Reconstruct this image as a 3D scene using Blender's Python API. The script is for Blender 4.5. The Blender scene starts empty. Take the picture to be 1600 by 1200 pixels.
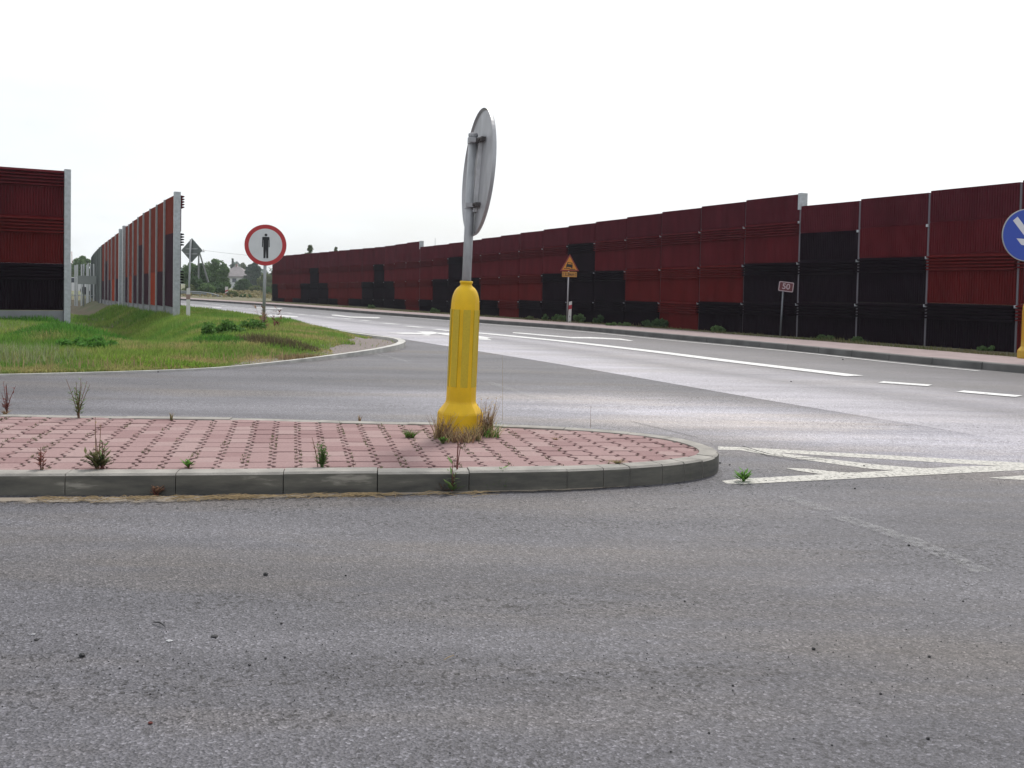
import bpy, math, random
import numpy as np
from mathutils import Vector, Matrix

rng = random.Random(7)
S = bpy.context.scene
COL = S.collection

# ------------------------------------------------------------------ camera
H = 1.22                       # eye height above the road (car seat)
F = 1500.0                     # focal length in photo pixels (1600 wide)
PITCH, ROLL = 0.035, 0.020
CX, CY = 800.0, 501.5
cam_d = bpy.data.cameras.new('camera')
cam = bpy.data.objects.new('camera', cam_d); COL.objects.link(cam)
cam_d.sensor_width = 36.0; cam_d.lens = 36.0 * F / 1600.0
cam_d.shift_y = -(600.0 - CY) / 1600.0
cam_d.clip_start = 0.1; cam_d.clip_end = 8000
fw = Vector((0, math.cos(PITCH), -math.sin(PITCH)))
up0 = Vector((0, math.sin(PITCH), math.cos(PITCH))); rt0 = Vector((1, 0, 0))
rt = rt0 * math.cos(ROLL) + up0 * math.sin(ROLL)
up = up0 * math.cos(ROLL) - rt0 * math.sin(ROLL)
m = Matrix((( rt.x, up.x, -fw.x, 0), (rt.y, up.y, -fw.y, 0), (rt.z, up.z, -fw.z, H), (0, 0, 0, 1)))
cam.matrix_world = m
S.camera = cam

# ------------------------------------------------------------------ world, sun, exposure
SUN_AZ, SUN_EL = math.radians(16), math.radians(54)     # azimuth from +Y towards +X
w = bpy.data.worlds.new('World'); S.world = w; w.use_nodes = True
nt = w.node_tree; nt.nodes.clear()
out = nt.nodes.new('ShaderNodeOutputWorld'); bg = nt.nodes.new('ShaderNodeBackground')
sky = nt.nodes.new('ShaderNodeTexSky'); sky.sky_type = 'NISHITA'; sky.sun_disc = False
sky.sun_elevation = SUN_EL; sky.sun_rotation = SUN_AZ
sky.altitude = 100; sky.air_density = 1.0; sky.dust_density = 4.0; sky.ozone_density = 1.0
hs = nt.nodes.new('ShaderNodeHueSaturation'); hs.inputs['Saturation'].default_value = 0.45
tc = nt.nodes.new('ShaderNodeTexCoord'); mp = nt.nodes.new('ShaderNodeMapping'); mp.inputs['Scale'].default_value = (1, 1, 3.5)
nz = nt.nodes.new('ShaderNodeTexNoise'); nz.inputs['Scale'].default_value = 2.6; nz.inputs['Detail'].default_value = 7; nz.inputs['Roughness'].default_value = 0.6
cr = nt.nodes.new('ShaderNodeValToRGB'); cr.color_ramp.elements[0].position = 0.36; cr.color_ramp.elements[1].position = 0.66
cr.color_ramp.elements[0].color = (0.55, 0.55, 0.55, 1); cr.color_ramp.elements[1].color = (0.95, 0.95, 0.95, 1)
mx = nt.nodes.new('ShaderNodeMix'); mx.data_type = 'RGBA'
mx.inputs[7].default_value = (6.55, 6.8, 6.9, 1)         # thin bright cloud veil
nt.links.new(tc.outputs['Generated'], mp.inputs[0]); nt.links.new(mp.outputs[0], nz.inputs['Vector']); nt.links.new(nz.outputs[0], cr.inputs[0])
nt.links.new(sky.outputs[0], hs.inputs['Color']); nt.links.new(hs.outputs[0], mx.inputs[6]); nt.links.new(cr.outputs[0], mx.inputs[0])
nt.links.new(mx.outputs[2], bg.inputs['Color']); bg.inputs['Strength'].default_value = 0.15
nt.links.new(bg.outputs[0], out.inputs[0])

sd = bpy.data.lights.new('sun', 'SUN'); sun = bpy.data.objects.new('sun', sd); COL.objects.link(sun)
sd.energy = 2.3; sd.angle = math.radians(9); sd.color = (1.0, 0.95, 0.88)
sdir = Vector((math.sin(SUN_AZ) * math.cos(SUN_EL), math.cos(SUN_AZ) * math.cos(SUN_EL), math.sin(SUN_EL)))
sun.rotation_euler = sdir.to_track_quat('Z', 'Y').to_euler(); sun.location = (0, 0, 30)
S.view_settings.view_transform = 'Standard'; S.view_settings.look = 'None'
S.view_settings.gamma = 1.0; S.view_settings.exposure = 0.15
S.cycles.use_denoising = True
S.cycles.max_bounces = 6; S.cycles.transparent_max_bounces = 16; S.cycles.volume_bounces = 0

# ------------------------------------------------------------------ ground profile and pixel rays
def g(Y):
    sp = lambda t: math.log1p(math.exp(-abs(t))) + max(t, 0.0)
    return -0.0095 * 4.0 * (sp((Y - 22.0) / 4.0) - sp((Y - 55.0) / 4.0))
def ray(px, py):
    return fw + rt * ((px - CX) / F) + up * ((CY - py) / F)
def at(px, py, dz=0.0):
    """photo pixel -> point on the ground profile raised by dz"""
    d = ray(px, py); lo, hi = 0.5, 400.0
    fn = lambda s: H + d.z * s - (g(d.y * s) + dz)
    if fn(hi) > 0: lo = hi
    for _ in range(50):
        mid = (lo + hi) / 2
        if fn(mid) > 0: lo = mid
        else: hi = mid
    s = (lo + hi) / 2
    return Vector((d.x * s, d.y * s, H + d.z * s))
def atd(px, py, Y):
    """photo pixel -> point at depth Y"""
    d = ray(px, py); s = Y / d.y
    return Vector((d.x * s, Y, H + d.z * s))

# ------------------------------------------------------------------ materials
MATS = {}
def mat(name, color, rough=0.8, metal=0.0, spec=0.5, nscale=None, namt=0.15, bump=0.0, bscale=30, coat=0.0, color2=None, detail=4, trans=0.0, stretch=None):
    if name in MATS: return MATS[name]
    M = bpy.data.materials.new(name); M.use_nodes = True; t = M.node_tree
    b = t.nodes['Principled BSDF']
    b.inputs['Base Color'].default_value = (*color, 1); b.inputs['Roughness'].default_value = rough
    b.inputs['Metallic'].default_value = metal; b.inputs['Specular IOR Level'].default_value = spec
    b.inputs['Coat Weight'].default_value = coat
    tcn = t.nodes.new('ShaderNodeTexCoord')
    mpn = t.nodes.new('ShaderNodeMapping'); t.links.new(tcn.outputs['Object'], mpn.inputs[0])
    if stretch: mpn.inputs['Scale'].default_value = stretch
    if nscale:
        n = t.nodes.new('ShaderNodeTexNoise'); n.inputs['Scale'].default_value = nscale; n.inputs['Detail'].default_value = detail
        t.links.new(mpn.outputs[0], n.inputs['Vector'])
        r = t.nodes.new('ShaderNodeValToRGB'); r.color_ramp.elements[0].position = 0.3; r.color_ramp.elements[1].position = 0.7
        c2 = color2 or tuple(min(1, c * (1 + namt)) for c in color)
        c1 = color if color2 else tuple(c * (1 - namt) for c in color)
        r.color_ramp.elements[0].color = (*c1, 1); r.color_ramp.elements[1].color = (*c2, 1)
        t.links.new(n.outputs[0], r.inputs[0]); t.links.new(r.outputs[0], b.inputs['Base Color'])
    if bump:
        n2 = t.nodes.new('ShaderNodeTexNoise'); n2.inputs['Scale'].default_value = bscale; n2.inputs['Detail'].default_value = 3
        t.links.new(tcn.outputs['Object'], n2.inputs['Vector'])
        bp = t.nodes.new('ShaderNodeBump'); bp.inputs['Strength'].default_value = bump; bp.inputs['Distance'].default_value = 0.02
        t.links.new(n2.outputs[0], bp.inputs['Height']); t.links.new(bp.outputs[0], b.inputs['Normal'])
    MATS[name] = M
    return M

def asphalt(name, dark, light, warm, speck, tracks=False, rough=0.60, spec=0.30):
    M = bpy.data.materials.new(name); M.use_nodes = True; t = M.node_tree; N = t.nodes; L = t.links
    b = N['Principled BSDF']; b.inputs['Roughness'].default_value = rough; b.inputs['Specular IOR Level'].default_value = spec
    ge = N.new('ShaderNodeNewGeometry')
    def noise(scale, det=4, ro=0.55, vec=None):
        n = N.new('ShaderNodeTexNoise'); n.inputs['Scale'].default_value = scale; n.inputs['Detail'].default_value = det; n.inputs['Roughness'].default_value = ro
        L.new(vec or ge.outputs['Position'], n.inputs['Vector']); return n
    def ramp(src, p0, p1, c0, c1):
        r = N.new('ShaderNodeValToRGB'); r.color_ramp.elements[0].position = p0; r.color_ramp.elements[1].position = p1
        r.color_ramp.elements[0].color = (*c0, 1); r.color_ramp.elements[1].color = (*c1, 1); L.new(src, r.inputs[0]); return r
    def mix(fac, a, c, mode='MIX'):
        x = N.new('ShaderNodeMix'); x.data_type = 'RGBA'; x.blend_type = mode
        if isinstance(fac, float): x.inputs[0].default_value = fac
        else: L.new(fac, x.inputs[0])
        for s, v in ((6, a), (7, c)):
            if isinstance(v, tuple): x.inputs[s].default_value = (*v, 1)
            else: L.new(v, x.inputs[s])
        return x.outputs[2]
    mpn = N.new('ShaderNodeMapping'); mpn.inputs['Scale'].default_value = (0.35, 1.6, 1); L.new(ge.outputs['Position'], mpn.inputs[0])
    big = ramp(noise(0.9, 5, 0.6, mpn.outputs[0]).outputs[0], 0.36, 0.66, dark, light)
    # dusty brownish patches
    wp = ramp(noise(0.55, 6, 0.65, mpn.outputs[0]).outputs[0], 0.47, 0.66, (0, 0, 0), (0.75, 0.75, 0.75))
    c = mix(wp.outputs[0], big.outputs[0], warm)
    # stone aggregate: cells of different grey
    v = N.new('ShaderNodeTexVoronoi'); v.inputs['Scale'].default_value = 120; L.new(ge.outputs['Position'], v.inputs['Vector'])
    sh = N.new('ShaderNodeSeparateColor'); L.new(v.outputs['Color'], sh.inputs[0])
    ag = ramp(sh.outputs[0], 0.0, 1.0, (1 - speck,) * 3, (1 + speck,) * 3)
    ag.color_ramp.elements.new(0.88).color = (1 + speck * 0.45,) * 3 + (1,)
    ag.color_ramp.elements[-1].color = (1 + speck * 2.2,) * 3 + (1,)
    c = mix(1.0, c, ag.outputs[0], 'MULTIPLY')
    gr = ramp(noise(150, 3, 0.75).outputs[0], 0.34, 0.66, (.62,) * 3, (1.38,) * 3); c = mix(1.0, c, gr.outputs[0], 'MULTIPLY')
    v2 = N.new('ShaderNodeTexVoronoi'); v2.inputs['Scale'].default_value = 70; v2.inputs['Randomness'].default_value = 1.0; L.new(ge.outputs['Position'], v2.inputs['Vector'])
    s2 = N.new('ShaderNodeSeparateColor'); L.new(v2.outputs['Color'], s2.inputs[0])
    pit = ramp(s2.outputs[1], 0.78, 0.93, (1, 1, 1), (0.22, 0.21, 0.21))
    pm = ramp(noise(0.8, 4, 0.6, mpn.outputs[0]).outputs[0], 0.45, 0.62, (0.25,) * 3, (1,) * 3)
    c = mix(pm.outputs[0], c, mix(1.0, c, pit.outputs[0], 'MULTIPLY'))
    if tracks:
        a = N.new('ShaderNodeAttribute'); a.attribute_name = 'kdist'
        r = N.new('ShaderNodeValToRGB'); r.color_ramp.interpolation = 'B_SPLINE'
        mr = N.new('ShaderNodeMapRange'); mr.inputs[1].default_value = 0; mr.inputs[2].default_value = 8.0; L.new(a.outputs['Fac'], mr.inputs[0])
        L.new(mr.outputs[0], r.inputs[0])
        stops = [(0, .75), (.10, .95), (.18, .85), (.27, 1.0), (.40, .95), (.47, 1.1), (.55, 1.15), (.64, 1.0), (.73, 1.1), (.85, 1.1), (1.0, 1.1)]
        el = r.color_ramp.elements
        el[0].position = 0; el[0].color = (stops[0][1] / 2,) * 3 + (1,); el[1].position = 1; el[1].color = (stops[-1][1] / 2,) * 3 + (1,)
        for p, q in stops[1:-1]: el.new(p).color = (q / 2,) * 3 + (1,)
        x = N.new('ShaderNodeVectorMath'); x.operation = 'SCALE'; x.inputs[3].default_value = 2.0; L.new(r.outputs[0], x.inputs[0])
        c = mix(1.0, c, x.outputs[0], 'MULTIPLY')
    pa = N.new('ShaderNodeAttribute'); pa.attribute_name = 'polish_glare'
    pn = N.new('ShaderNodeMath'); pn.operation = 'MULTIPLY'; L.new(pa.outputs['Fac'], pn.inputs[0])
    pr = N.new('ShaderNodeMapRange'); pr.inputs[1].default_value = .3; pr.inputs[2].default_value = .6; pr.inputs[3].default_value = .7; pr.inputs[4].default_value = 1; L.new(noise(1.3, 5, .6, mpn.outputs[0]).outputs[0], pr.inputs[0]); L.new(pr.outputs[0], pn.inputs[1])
    c = mix(pn.outputs[0], c, mix(1.0, c, (5.3, 5.25, 5.25), 'MULTIPLY'))  # sky and sun glare painted as lighter colour, on top of real polish
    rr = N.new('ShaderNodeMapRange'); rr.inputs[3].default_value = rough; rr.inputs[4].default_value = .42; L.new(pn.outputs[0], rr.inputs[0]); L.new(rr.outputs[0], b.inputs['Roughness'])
    L.new(c, b.inputs['Base Color'])
    bp = N.new('ShaderNodeBump'); bp.inputs['Strength'].default_value = 0.6; bp.inputs['Distance'].default_value = 0.006
    bs = N.new('ShaderNodeMapRange'); bs.inputs[3].default_value = .65; bs.inputs[4].default_value = .22; L.new(pn.outputs[0], bs.inputs[0]); L.new(bs.outputs[0], bp.inputs['Strength'])
    L.new(v.outputs['Distance'], bp.inputs['Height']); L.new(bp.outputs[0], b.inputs['Normal'])
    return M

def masked(name, color, lo, hi, scale, rough=0.7, amax=1.0, det=6, edge=False):
    """surface coat that is worn through in a noise pattern"""
    M = bpy.data.materials.new(name); M.use_nodes = True; t = M.node_tree; N = t.nodes; L = t.links
    b = N['Principled BSDF']; b.inputs['Base Color'].default_value = (*color, 1); b.inputs['Roughness'].default_value = rough
    ge = N.new('ShaderNodeNewGeometry'); n = N.new('ShaderNodeTexNoise'); n.inputs['Scale'].default_value = scale; n.inputs['Detail'].default_value = det; n.inputs['Roughness'].default_value = 0.7
    L.new(ge.outputs['Position'], n.inputs['Vector'])
    r = N.new('ShaderNodeMapRange'); r.inputs[1].default_value = lo; r.inputs[2].default_value = hi; r.inputs[3].default_value = 0; r.inputs[4].default_value = amax
    L.new(n.outputs[0], r.inputs[0])
    src = r.outputs[0]
    if edge:
        a = N.new('ShaderNodeAttribute'); a.attribute_name = 'edge'
        mm = N.new('ShaderNodeMath'); mm.operation = 'MULTIPLY_ADD'; mm.inputs[1].default_value = 0.75; mm.inputs[2].default_value = -0.37; L.new(a.outputs['Fac'], mm.inputs[0])
        ad = N.new('ShaderNodeMath'); ad.operation = 'ADD'; L.new(n.outputs[0], ad.inputs[0]); L.new(mm.outputs[0], ad.inputs[1]); L.new(ad.outputs[0], r.inputs[0])
    L.new(src, b.inputs['Alpha'])
    return M

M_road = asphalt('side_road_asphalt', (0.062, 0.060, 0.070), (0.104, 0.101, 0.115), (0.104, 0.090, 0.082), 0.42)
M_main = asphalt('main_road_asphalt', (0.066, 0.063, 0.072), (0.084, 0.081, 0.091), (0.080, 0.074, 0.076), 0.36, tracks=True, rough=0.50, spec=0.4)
M_white = masked('road_paint_white', (0.62, 0.62, 0.62), 0.26, 0.46, 12, amax=1.0)
M_worn = masked('road_paint_cracked', (0.50, 0.485, 0.45), 0.34, 0.50, 34, amax=0.92)
M_faint = masked('road_paint_faded', (0.42, 0.42, 0.42), 0.40, 0.66, 30, amax=0.28)
M_sand = masked('sand', (0.235, 0.20, 0.165), 0.42, 0.68, 11, rough=0.95, edge=True, amax=0.92)
M_steel = mat('galvanised_steel', (0.40, 0.42, 0.45), 0.5, 0.45, nscale=14, namt=0.16)
M_pole = mat('galvanised_pole', (0.34, 0.35, 0.37), 0.5, 0.4, nscale=25, namt=0.15, stretch=(1, 1, 0.3))
M_signback = mat('aluminium_sign_back', (0.36, 0.36, 0.38), 0.48, 0.35, nscale=9, namt=0.16, stretch=(1, 1, 0.5))
M_rust = mat('dark_clamp_steel', (0.10, 0.09, 0.09), 0.6, 0.4, nscale=40, namt=0.4)
M_red = mat('panel_red', (0.096, 0.0125, 0.0175), 0.82, spec=0.02, nscale=2.5, namt=0.16, stretch=(1, 1, .35))
M_red2 = mat('panel_bright_red', (0.108, 0.0115, 0.0125), 0.82, spec=0.02, nscale=2.5, namt=0.16, stretch=(1, 1, .35))
M_red3 = mat('panel_purple_red', (0.082, 0.0140, 0.0215), 0.82, spec=0.02, nscale=2.5, namt=0.16, stretch=(1, 1, .35))
M_blk = mat('panel_charcoal', (0.0115, 0.0060, 0.0105), 0.85, spec=0.02, nscale=1.5, namt=0.2)
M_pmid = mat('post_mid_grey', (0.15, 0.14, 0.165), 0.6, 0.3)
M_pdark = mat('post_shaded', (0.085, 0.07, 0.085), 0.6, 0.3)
M_ored = mat('panel_back_red', (0.165, 0.030, 0.021), 0.95, spec=0.05, nscale=2, namt=0.12)
M_obri = mat('panel_back_orange', (0.27, 0.040, 0.018), 0.95, spec=0.05, nscale=2, namt=0.1)
M_opur = mat('panel_back_plum', (0.038, 0.014, 0.024), 0.95, spec=0.05, nscale=2, namt=0.15)
M_plin = mat('concrete_plinth', (0.20, 0.205, 0.22), 0.9, nscale=3, namt=0.12)
M_conc = mat('kerb_concrete', (0.27, 0.255, 0.235), 0.9, nscale=7, namt=0.22, bump=0.25, bscale=90, detail=8)
M_conc2 = mat('kerb_concrete_stained', (0.17, 0.165, 0.15), 0.9, nscale=3.0, namt=0.4, bump=0.25, bscale=80, detail=9)
M_pav = [mat('paver_red_%s' % n, c, 0.9, nscale=60, namt=0.12, bump=0.2, bscale=200) for n, c in
         (('plain', (0.262, 0.165, 0.163)), ('pale', (0.290, 0.195, 0.190)), ('deep', (0.225, 0.132, 0.132)))]
M_joint = mat('joint_dirt', (0.065, 0.055, 0.048), 0.95, nscale=7, color2=(0.13, 0.125, 0.08))
M_side = mat('sidewalk_pavers', (0.27, 0.21, 0.21), 0.9, nscale=3, namt=0.15)
M_yel = mat('bollard_yellow', (0.67, 0.415, 0.006), 0.5, spec=0.35, nscale=5, namt=0.14, coat=0.0, bump=0.05, bscale=20)
M_yeld = mat('bollard_yellow_dull', (0.46, 0.28, 0.020), 0.5, nscale=12, namt=0.10)
M_oliv = mat('reflective_olive', (0.48, 0.35, 0.012), 0.4, nscale=90, namt=0.08)
M_olivd = mat('reflective_orange', (0.50, 0.24, 0.01), 0.4, nscale=90, namt=0.08)
M_signred = mat('sign_red', (0.42, 0.018, 0.025), 0.45)
M_signwhite = mat('sign_white', (0.60, 0.60, 0.64), 0.5, nscale=5, namt=0.05)
M_signblack = mat('sign_black', (0.008, 0.008, 0.012), 0.6)
M_signblue = mat('sign_blue', (0.012, 0.050, 0.36), 0.45)
M_signorg = mat('sign_orange', (0.62, 0.24, 0.02), 0.5)
M_signrim = mat('sign_rim_grey', (0.33, 0.34, 0.36), 0.5, 0.3)
M_maroon = mat('sign_maroon', (0.10, 0.008, 0.016), 0.5)
M_pink = mat('sign_pink_white', (0.42, 0.33, 0.36), 0.5)
M_postw = mat('guide_post_white', (0.62, 0.60, 0.60), 0.6, nscale=9, namt=0.08)
M_gravel = mat('gravel_mix', (0.12, 0.105, 0.10), 0.95, nscale=28, color2=(0.26, 0.215, 0.20), bump=1.0, bscale=45)
M_soil = mat('verge_soil', (0.080, 0.085, 0.035), 0.95, nscale=2.5, color2=(0.14, 0.115, 0.065), bump=0.6, bscale=20)
M_bark = mat('bark', (0.09, 0.07, 0.055), 0.9, nscale=12, namt=0.3)
M_stone = mat('dark_stone', (0.022, 0.022, 0.025), 0.7)
M_dry = mat('dry_straw', (0.30, 0.22, 0.12), 0.9, nscale=20, namt=0.3)

def leafmat(name, color, var=0.35):
    if name in MATS: return MATS[name]
    M = bpy.data.materials.new(name); M.use_nodes = True; t = M.node_tree; N = t.nodes; L = t.links
    b = N['Principled BSDF']; b.inputs['Roughness'].default_value = 0.75; b.inputs['Specular IOR Level'].default_value = 0.25
    ge = N.new('ShaderNodeNewGeometry')
    mr = N.new('ShaderNodeMapRange'); mr.inputs[3].default_value = 1 - var; mr.inputs[4].default_value = 1 + var; L.new(ge.outputs['Random Per Island'], mr.inputs[0])
    x = N.new('ShaderNodeVectorMath'); x.operation = 'SCALE'; x.inputs[0].default_value = color; L.new(mr.outputs[0], x.inputs[3]); L.new(x.outputs[0], b.inputs['Base Color'])
    tr = N.new('ShaderNodeBsdfTranslucent'); L.new(x.outputs[0], tr.inputs[0]); ms = N.new('ShaderNodeMixShader'); ms.inputs[0].default_value = 0.35
    o = N['Material Output']; L.new(b.outputs[0], ms.inputs[1]); L.new(tr.outputs[0], ms.inputs[2]); L.new(ms.outputs[0], o.inputs[0])
    MATS[name] = M; return M

# ------------------------------------------------------------------ mesh helpers
class MB:
    def __init__(s): s.v, s.f, s.mi = [], [], []
    def add(s, vs, fs, mi=0):
        o = len(s.v); s.v += [tuple(p) for p in vs]; s.f += [tuple(i + o for i in f) for f in fs]; s.mi += [mi] * len(fs); return s
    def box(s, c, d, mi=0, rot=0.0):
        x, y, z = c; a, b, h = d[0] / 2, d[1] / 2, d[2] / 2; cs, sn = math.cos(rot), math.sin(rot)
        vs = [(x + i * a * cs - j * b * sn, y + i * a * sn + j * b * cs, z + k * h) for k in (-1, 1) for i, j in ((-1, -1), (1, -1), (1, 1), (-1, 1))]
        return s.add(vs, [(3, 2, 1, 0), (4, 5, 6, 7), (0, 1, 5, 4), (1, 2, 6, 5), (2, 3, 7, 6), (3, 0, 4, 7)], mi)
    def tube(s, pts, rad, n=8, mi=0, cap=True):
        pts = [Vector(p) for p in pts]; k = len(pts)
        rad = rad if isinstance(rad, (list, tuple)) else [rad] * k
        vs = []
        for i, p in enumerate(pts):
            d = (pts[min(i + 1, k - 1)] - pts[max(i - 1, 0)]).normalized()
            a = Vector((1, 0, 0)) if abs(d.x) < 0.8 else Vector((0, 1, 0))
            u = d.cross(a).normalized(); v = d.cross(u)
            for j in range(n):
                an = 2 * math.pi * j / n; vs.append(p + (u * math.cos(an) + v * math.sin(an)) * rad[i])
        fs = [(i * n + j, i * n + (j + 1) % n, (i + 1) * n + (j + 1) % n, (i + 1) * n + j) for i in range(k - 1) for j in range(n)]
        if cap: fs += [tuple(range(n - 1, -1, -1)), tuple((k - 1) * n + j for j in range(n))]
        return s.add(vs, fs, mi)
    def lathe(s, prof, n=24, c=(0, 0, 0), mi=0, flute=0.0, cap=True):
        vs, fs = [], []; fl = flute
        for ri, (r, z) in enumerate(prof):
            flute = fl[min(ri, len(fl) - 1)] if isinstance(fl, list) else fl
            for j in range(n):
                a = 2 * math.pi * (j + 0.5) / n; rr = r * (1 - (flute if j % 2 else 0)); vs.append((c[0] + rr * math.cos(a), c[1] + rr * math.sin(a), c[2] + z))
        k = len(prof)
        fs = [(i * n + j, i * n + (j + 1) % n, (i + 1) * n + (j + 1) % n, (i + 1) * n + j) for i in range(k - 1) for j in range(n)]
        if cap: fs += [tuple(range(n - 1, -1, -1)), tuple((k - 1) * n + j for j in range(n))]
        return s.add(vs, fs, mi)
    def plate(s, poly, y0, y1, mi=0):
        """polygon in x,z extruded along y"""
        n = len(poly); vs = [(x, y0, z) for x, z in poly] + [(x, y1, z) for x, z in poly]
        fs = [tuple(range(n)), tuple(range(2 * n - 1, n - 1, -1))] + [(i, n + i, n + (i + 1) % n, (i + 1) % n) for i in range(n)]
        return s.add(vs, fs, mi)
    def build(s, name, mats, parent=None, smooth=False, world=False):
        me = bpy.data.meshes.new(name)
        off = Vector(parent.location) if (world and parent is not None) else Vector((0, 0, 0))
        me.from_pydata([(x - off.x, y - off.y, z - off.z) for x, y, z in s.v], [], s.f)
        for q in (mats if isinstance(mats, (list, tuple)) else [mats]): me.materials.append(q)
        me.polygons.foreach_set('material_index', s.mi)
        if smooth: me.polygons.foreach_set('use_smooth', [True] * len(s.f))
        me.update()
        o = bpy.data.objects.new(name, me); COL.objects.link(o)
        if parent is not None: o.parent = parent
        return o
def tag(o, label=None, cat=None, group=None, kind=None):
    if label: o['label'] = label
    if cat: o['category'] = cat
    if group: o['group'] = group
    if kind: o['kind'] = kind
    return o
def thing(name, loc, label, cat, rotz=0.0, group=None, tilt=(0, 0)):
    o = bpy.data.objects.new(name, None); COL.objects.link(o); o.empty_display_size = 0.2
    o.location = loc; o.rotation_euler = (tilt[0], tilt[1], rotz); return tag(o, label, cat, group)
def struct(o): o['kind'] = 'structure'; return o
def circ(cx, cz, r, n=48): return [(cx + r * math.cos(2 * math.pi * i / n), cz + r * math.sin(2 * math.pi * i / n)) for i in range(n)]
def smoothpath(pts, step=0.4, it=3):
    pts = [Vector(p) for p in pts]; out_ = [pts[0]]
    for a, b in zip(pts, pts[1:]):
        k = max(1, int((b - a).length / step)); out_ += [a.lerp(b, (i + 1) / k) for i in range(k)]
    for _ in range(it): out_ = [out_[0]] + [(out_[i - 1] + out_[i] * 2 + out_[i + 1]) / 4 for i in range(1, len(out_) - 1)] + [out_[-1]]
    return out_
def side(path):
    r = []
    for i in range(len(path)):
        d = path[min(i + 1, len(path) - 1)] - path[max(i - 1, 0)]; d.z = 0; d.normalize(); r.append(Vector((-d.y, d.x, 0)))
    return r

# ------------------------------------------------------------------ reference lines in plan
KB = [(2100, 632), (1850, 606), (1600, 583), (1529, 578.5), (1380, 564.7), (1300, 553.5), (1180, 542), (1040, 529.6), (940, 519), (850, 511.5), (750, 505), (702, 500), (640, 495.2), (600, 492.3), (560, 489.2), (500, 484), (430, 478.6), (400, 476.8), (355, 473.6), (288, 469.4)]
KBW = [at(*p) for p in KB]
dirn = (KBW[-1] - KBW[-3]).normalized()
KBW = [KBW[0] + (KBW[0] - KBW[1]).normalized() * 12] + KBW + [KBW[-1] + dirn * 30]
KBP = smoothpath([Vector((p.x, p.y, 0)) for p in KBW], 0.7, 10)
def kerb_dist(x, y):
    A = np.array([(p.x, p.y) for p in KBP]); d = np.hypot(A[:, 0] - x, A[:, 1] - y); return float(d.min())
kx = np.array([p.x for p in KBP][::-1]); ky = np.array([p.y for p in KBP][::-1])
def YK(x): return float(np.interp(x, kx, ky))

# ground out to the horizon
def sheet(name, xs, ys, zf, m):
    b = MB(); nx = len(xs)
    b.add([(x, y, zf(x, y)) for y in ys for x in xs], [(j * nx + i, j * nx + i + 1, (j + 1) * nx + i + 1, (j + 1) * nx + i) for j in range(len(ys) - 1) for i in range(nx - 1)])
    return b.build(name, m, smooth=True)
M_field = mat('dry_field', (0.16, 0.135, 0.075), 0.95, nscale=0.12, color2=(0.07, 0.10, 0.03), detail=8)
struct(sheet('ground', [-600, -400, -120, -60, -30, 0, 30, 60, 400, 600], [-30, 0, 10, 20, 24, 28, 34, 42, 52, 64, 78, 92, 106, 200, 400, 600], lambda x, y: g(y) - (0.16 if y > 85 else 0.95), M_field))

# main road carriageway laid over it
near_px = [(2100, 790), (1850, 740), (1600, 690), (1400, 658), (1225, 631), (1100, 608), (900, 573), (749, 549), (700, 541), (660, 535), (634, 530), (600, 524.5), (540, 517), (470, 506), (395, 495.3), (342, 488), (285, 480)]
NW = [at(*p) for p in near_px]; NW.append(NW[-1] + (NW[-1] - NW[-3]).normalized() * 45)
NP = smoothpath([Vector((p.x, p.y, 0)) for p in NW], 0.6, 6)
A = np.array([(p.x, p.y) for p in NP]); cum = np.r_[0, np.cumsum(np.hypot(*np.diff(A, axis=0).T))]
B_ = np.array([(p.x, p.y) for p in KBP]); cumb = np.r_[0, np.cumsum(np.hypot(*np.diff(B_, axis=0).T))]
b = MB(); kd = []; NN, KK = 160, 16
for i in range(NN + 1):
    s = i / NN * cum[-1]; pa = np.array([np.interp(s, cum, A[:, 0]), np.interp(s, cum, A[:, 1])])
    j = int(np.argmin(np.hypot(*(B_ - pa).T))); pb = B_[j]
    for k in range(KK + 1):
        q = pa + (pb - pa) * k / KK; b.v.append((q[0], q[1], g(q[1]) + (0.004 if k else 0.0006))); kd.append(float(np.hypot(*(q - pb))))
n = KK + 1
b.f = [(i * n + j, i * n + j + 1, (i + 1) * n + j + 1, (i + 1) * n + j) for i in range(NN) for j in range(KK)]; b.mi = [0] * len(b.f)
o = b.build('main_road', M_main, smooth=True); at_ = o.data.attributes.new('kdist', 'FLOAT', 'POINT'); at_.data.foreach_set('value', kd); at_ = o.data.attributes.new('polish_glare', 'FLOAT', 'POINT'); at_.data.foreach_set('value', [float(np.interp(q, [0, 1.2, 2.2, 3.3, 3.9, 4.4, 5.0, 5.6, 6.1, 7, 8, 12], [.02, .08, .18, .10, .35, .62, .28, .66, .8, .85, .8, .7])) for q in kd]); struct(o)  # lane bands: worn smooth, with glare also put into the colour

# far kerb, sidewalk, verge in front of the long barrier
SD = side(KBP)
if SD[10].x < 0: SD = [-q for q in SD]
def ribbon(name, path, sides, o0, o1, z0, z1, m, zb=-0.2, closed=True):
    b = MB()
    for p, q in zip(path, sides):
        a = p + q * o0; c = p + q * o1; za = g(a.y); zc = g(c.y)
        b.v += [(a.x, a.y, za + zb), (a.x, a.y, za + z0), (c.x, c.y, zc + z1), (c.x, c.y, zc + zb)]
    n = len(path); b.f = [(i * 4 + k, (i + 1) * 4 + k, (i + 1) * 4 + k + 1, i * 4 + k + 1) for i in range(n - 1) for k in range(3)]
    b.f += [(3, 2, 1, 0), tuple((n - 1) * 4 + k for k in range(4))]; b.mi = [0] * len(b.f)
    return b.build(name, m)
M_kfar = mat('kerb_far', (0.125, 0.122, 0.12), 0.9, nscale=2.2, namt=0.25)
kb = MB(); acc = 0
L_ = 1.0; cumk = cumb; tot = cumk[-1]; ns = int(tot / L_)
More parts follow.
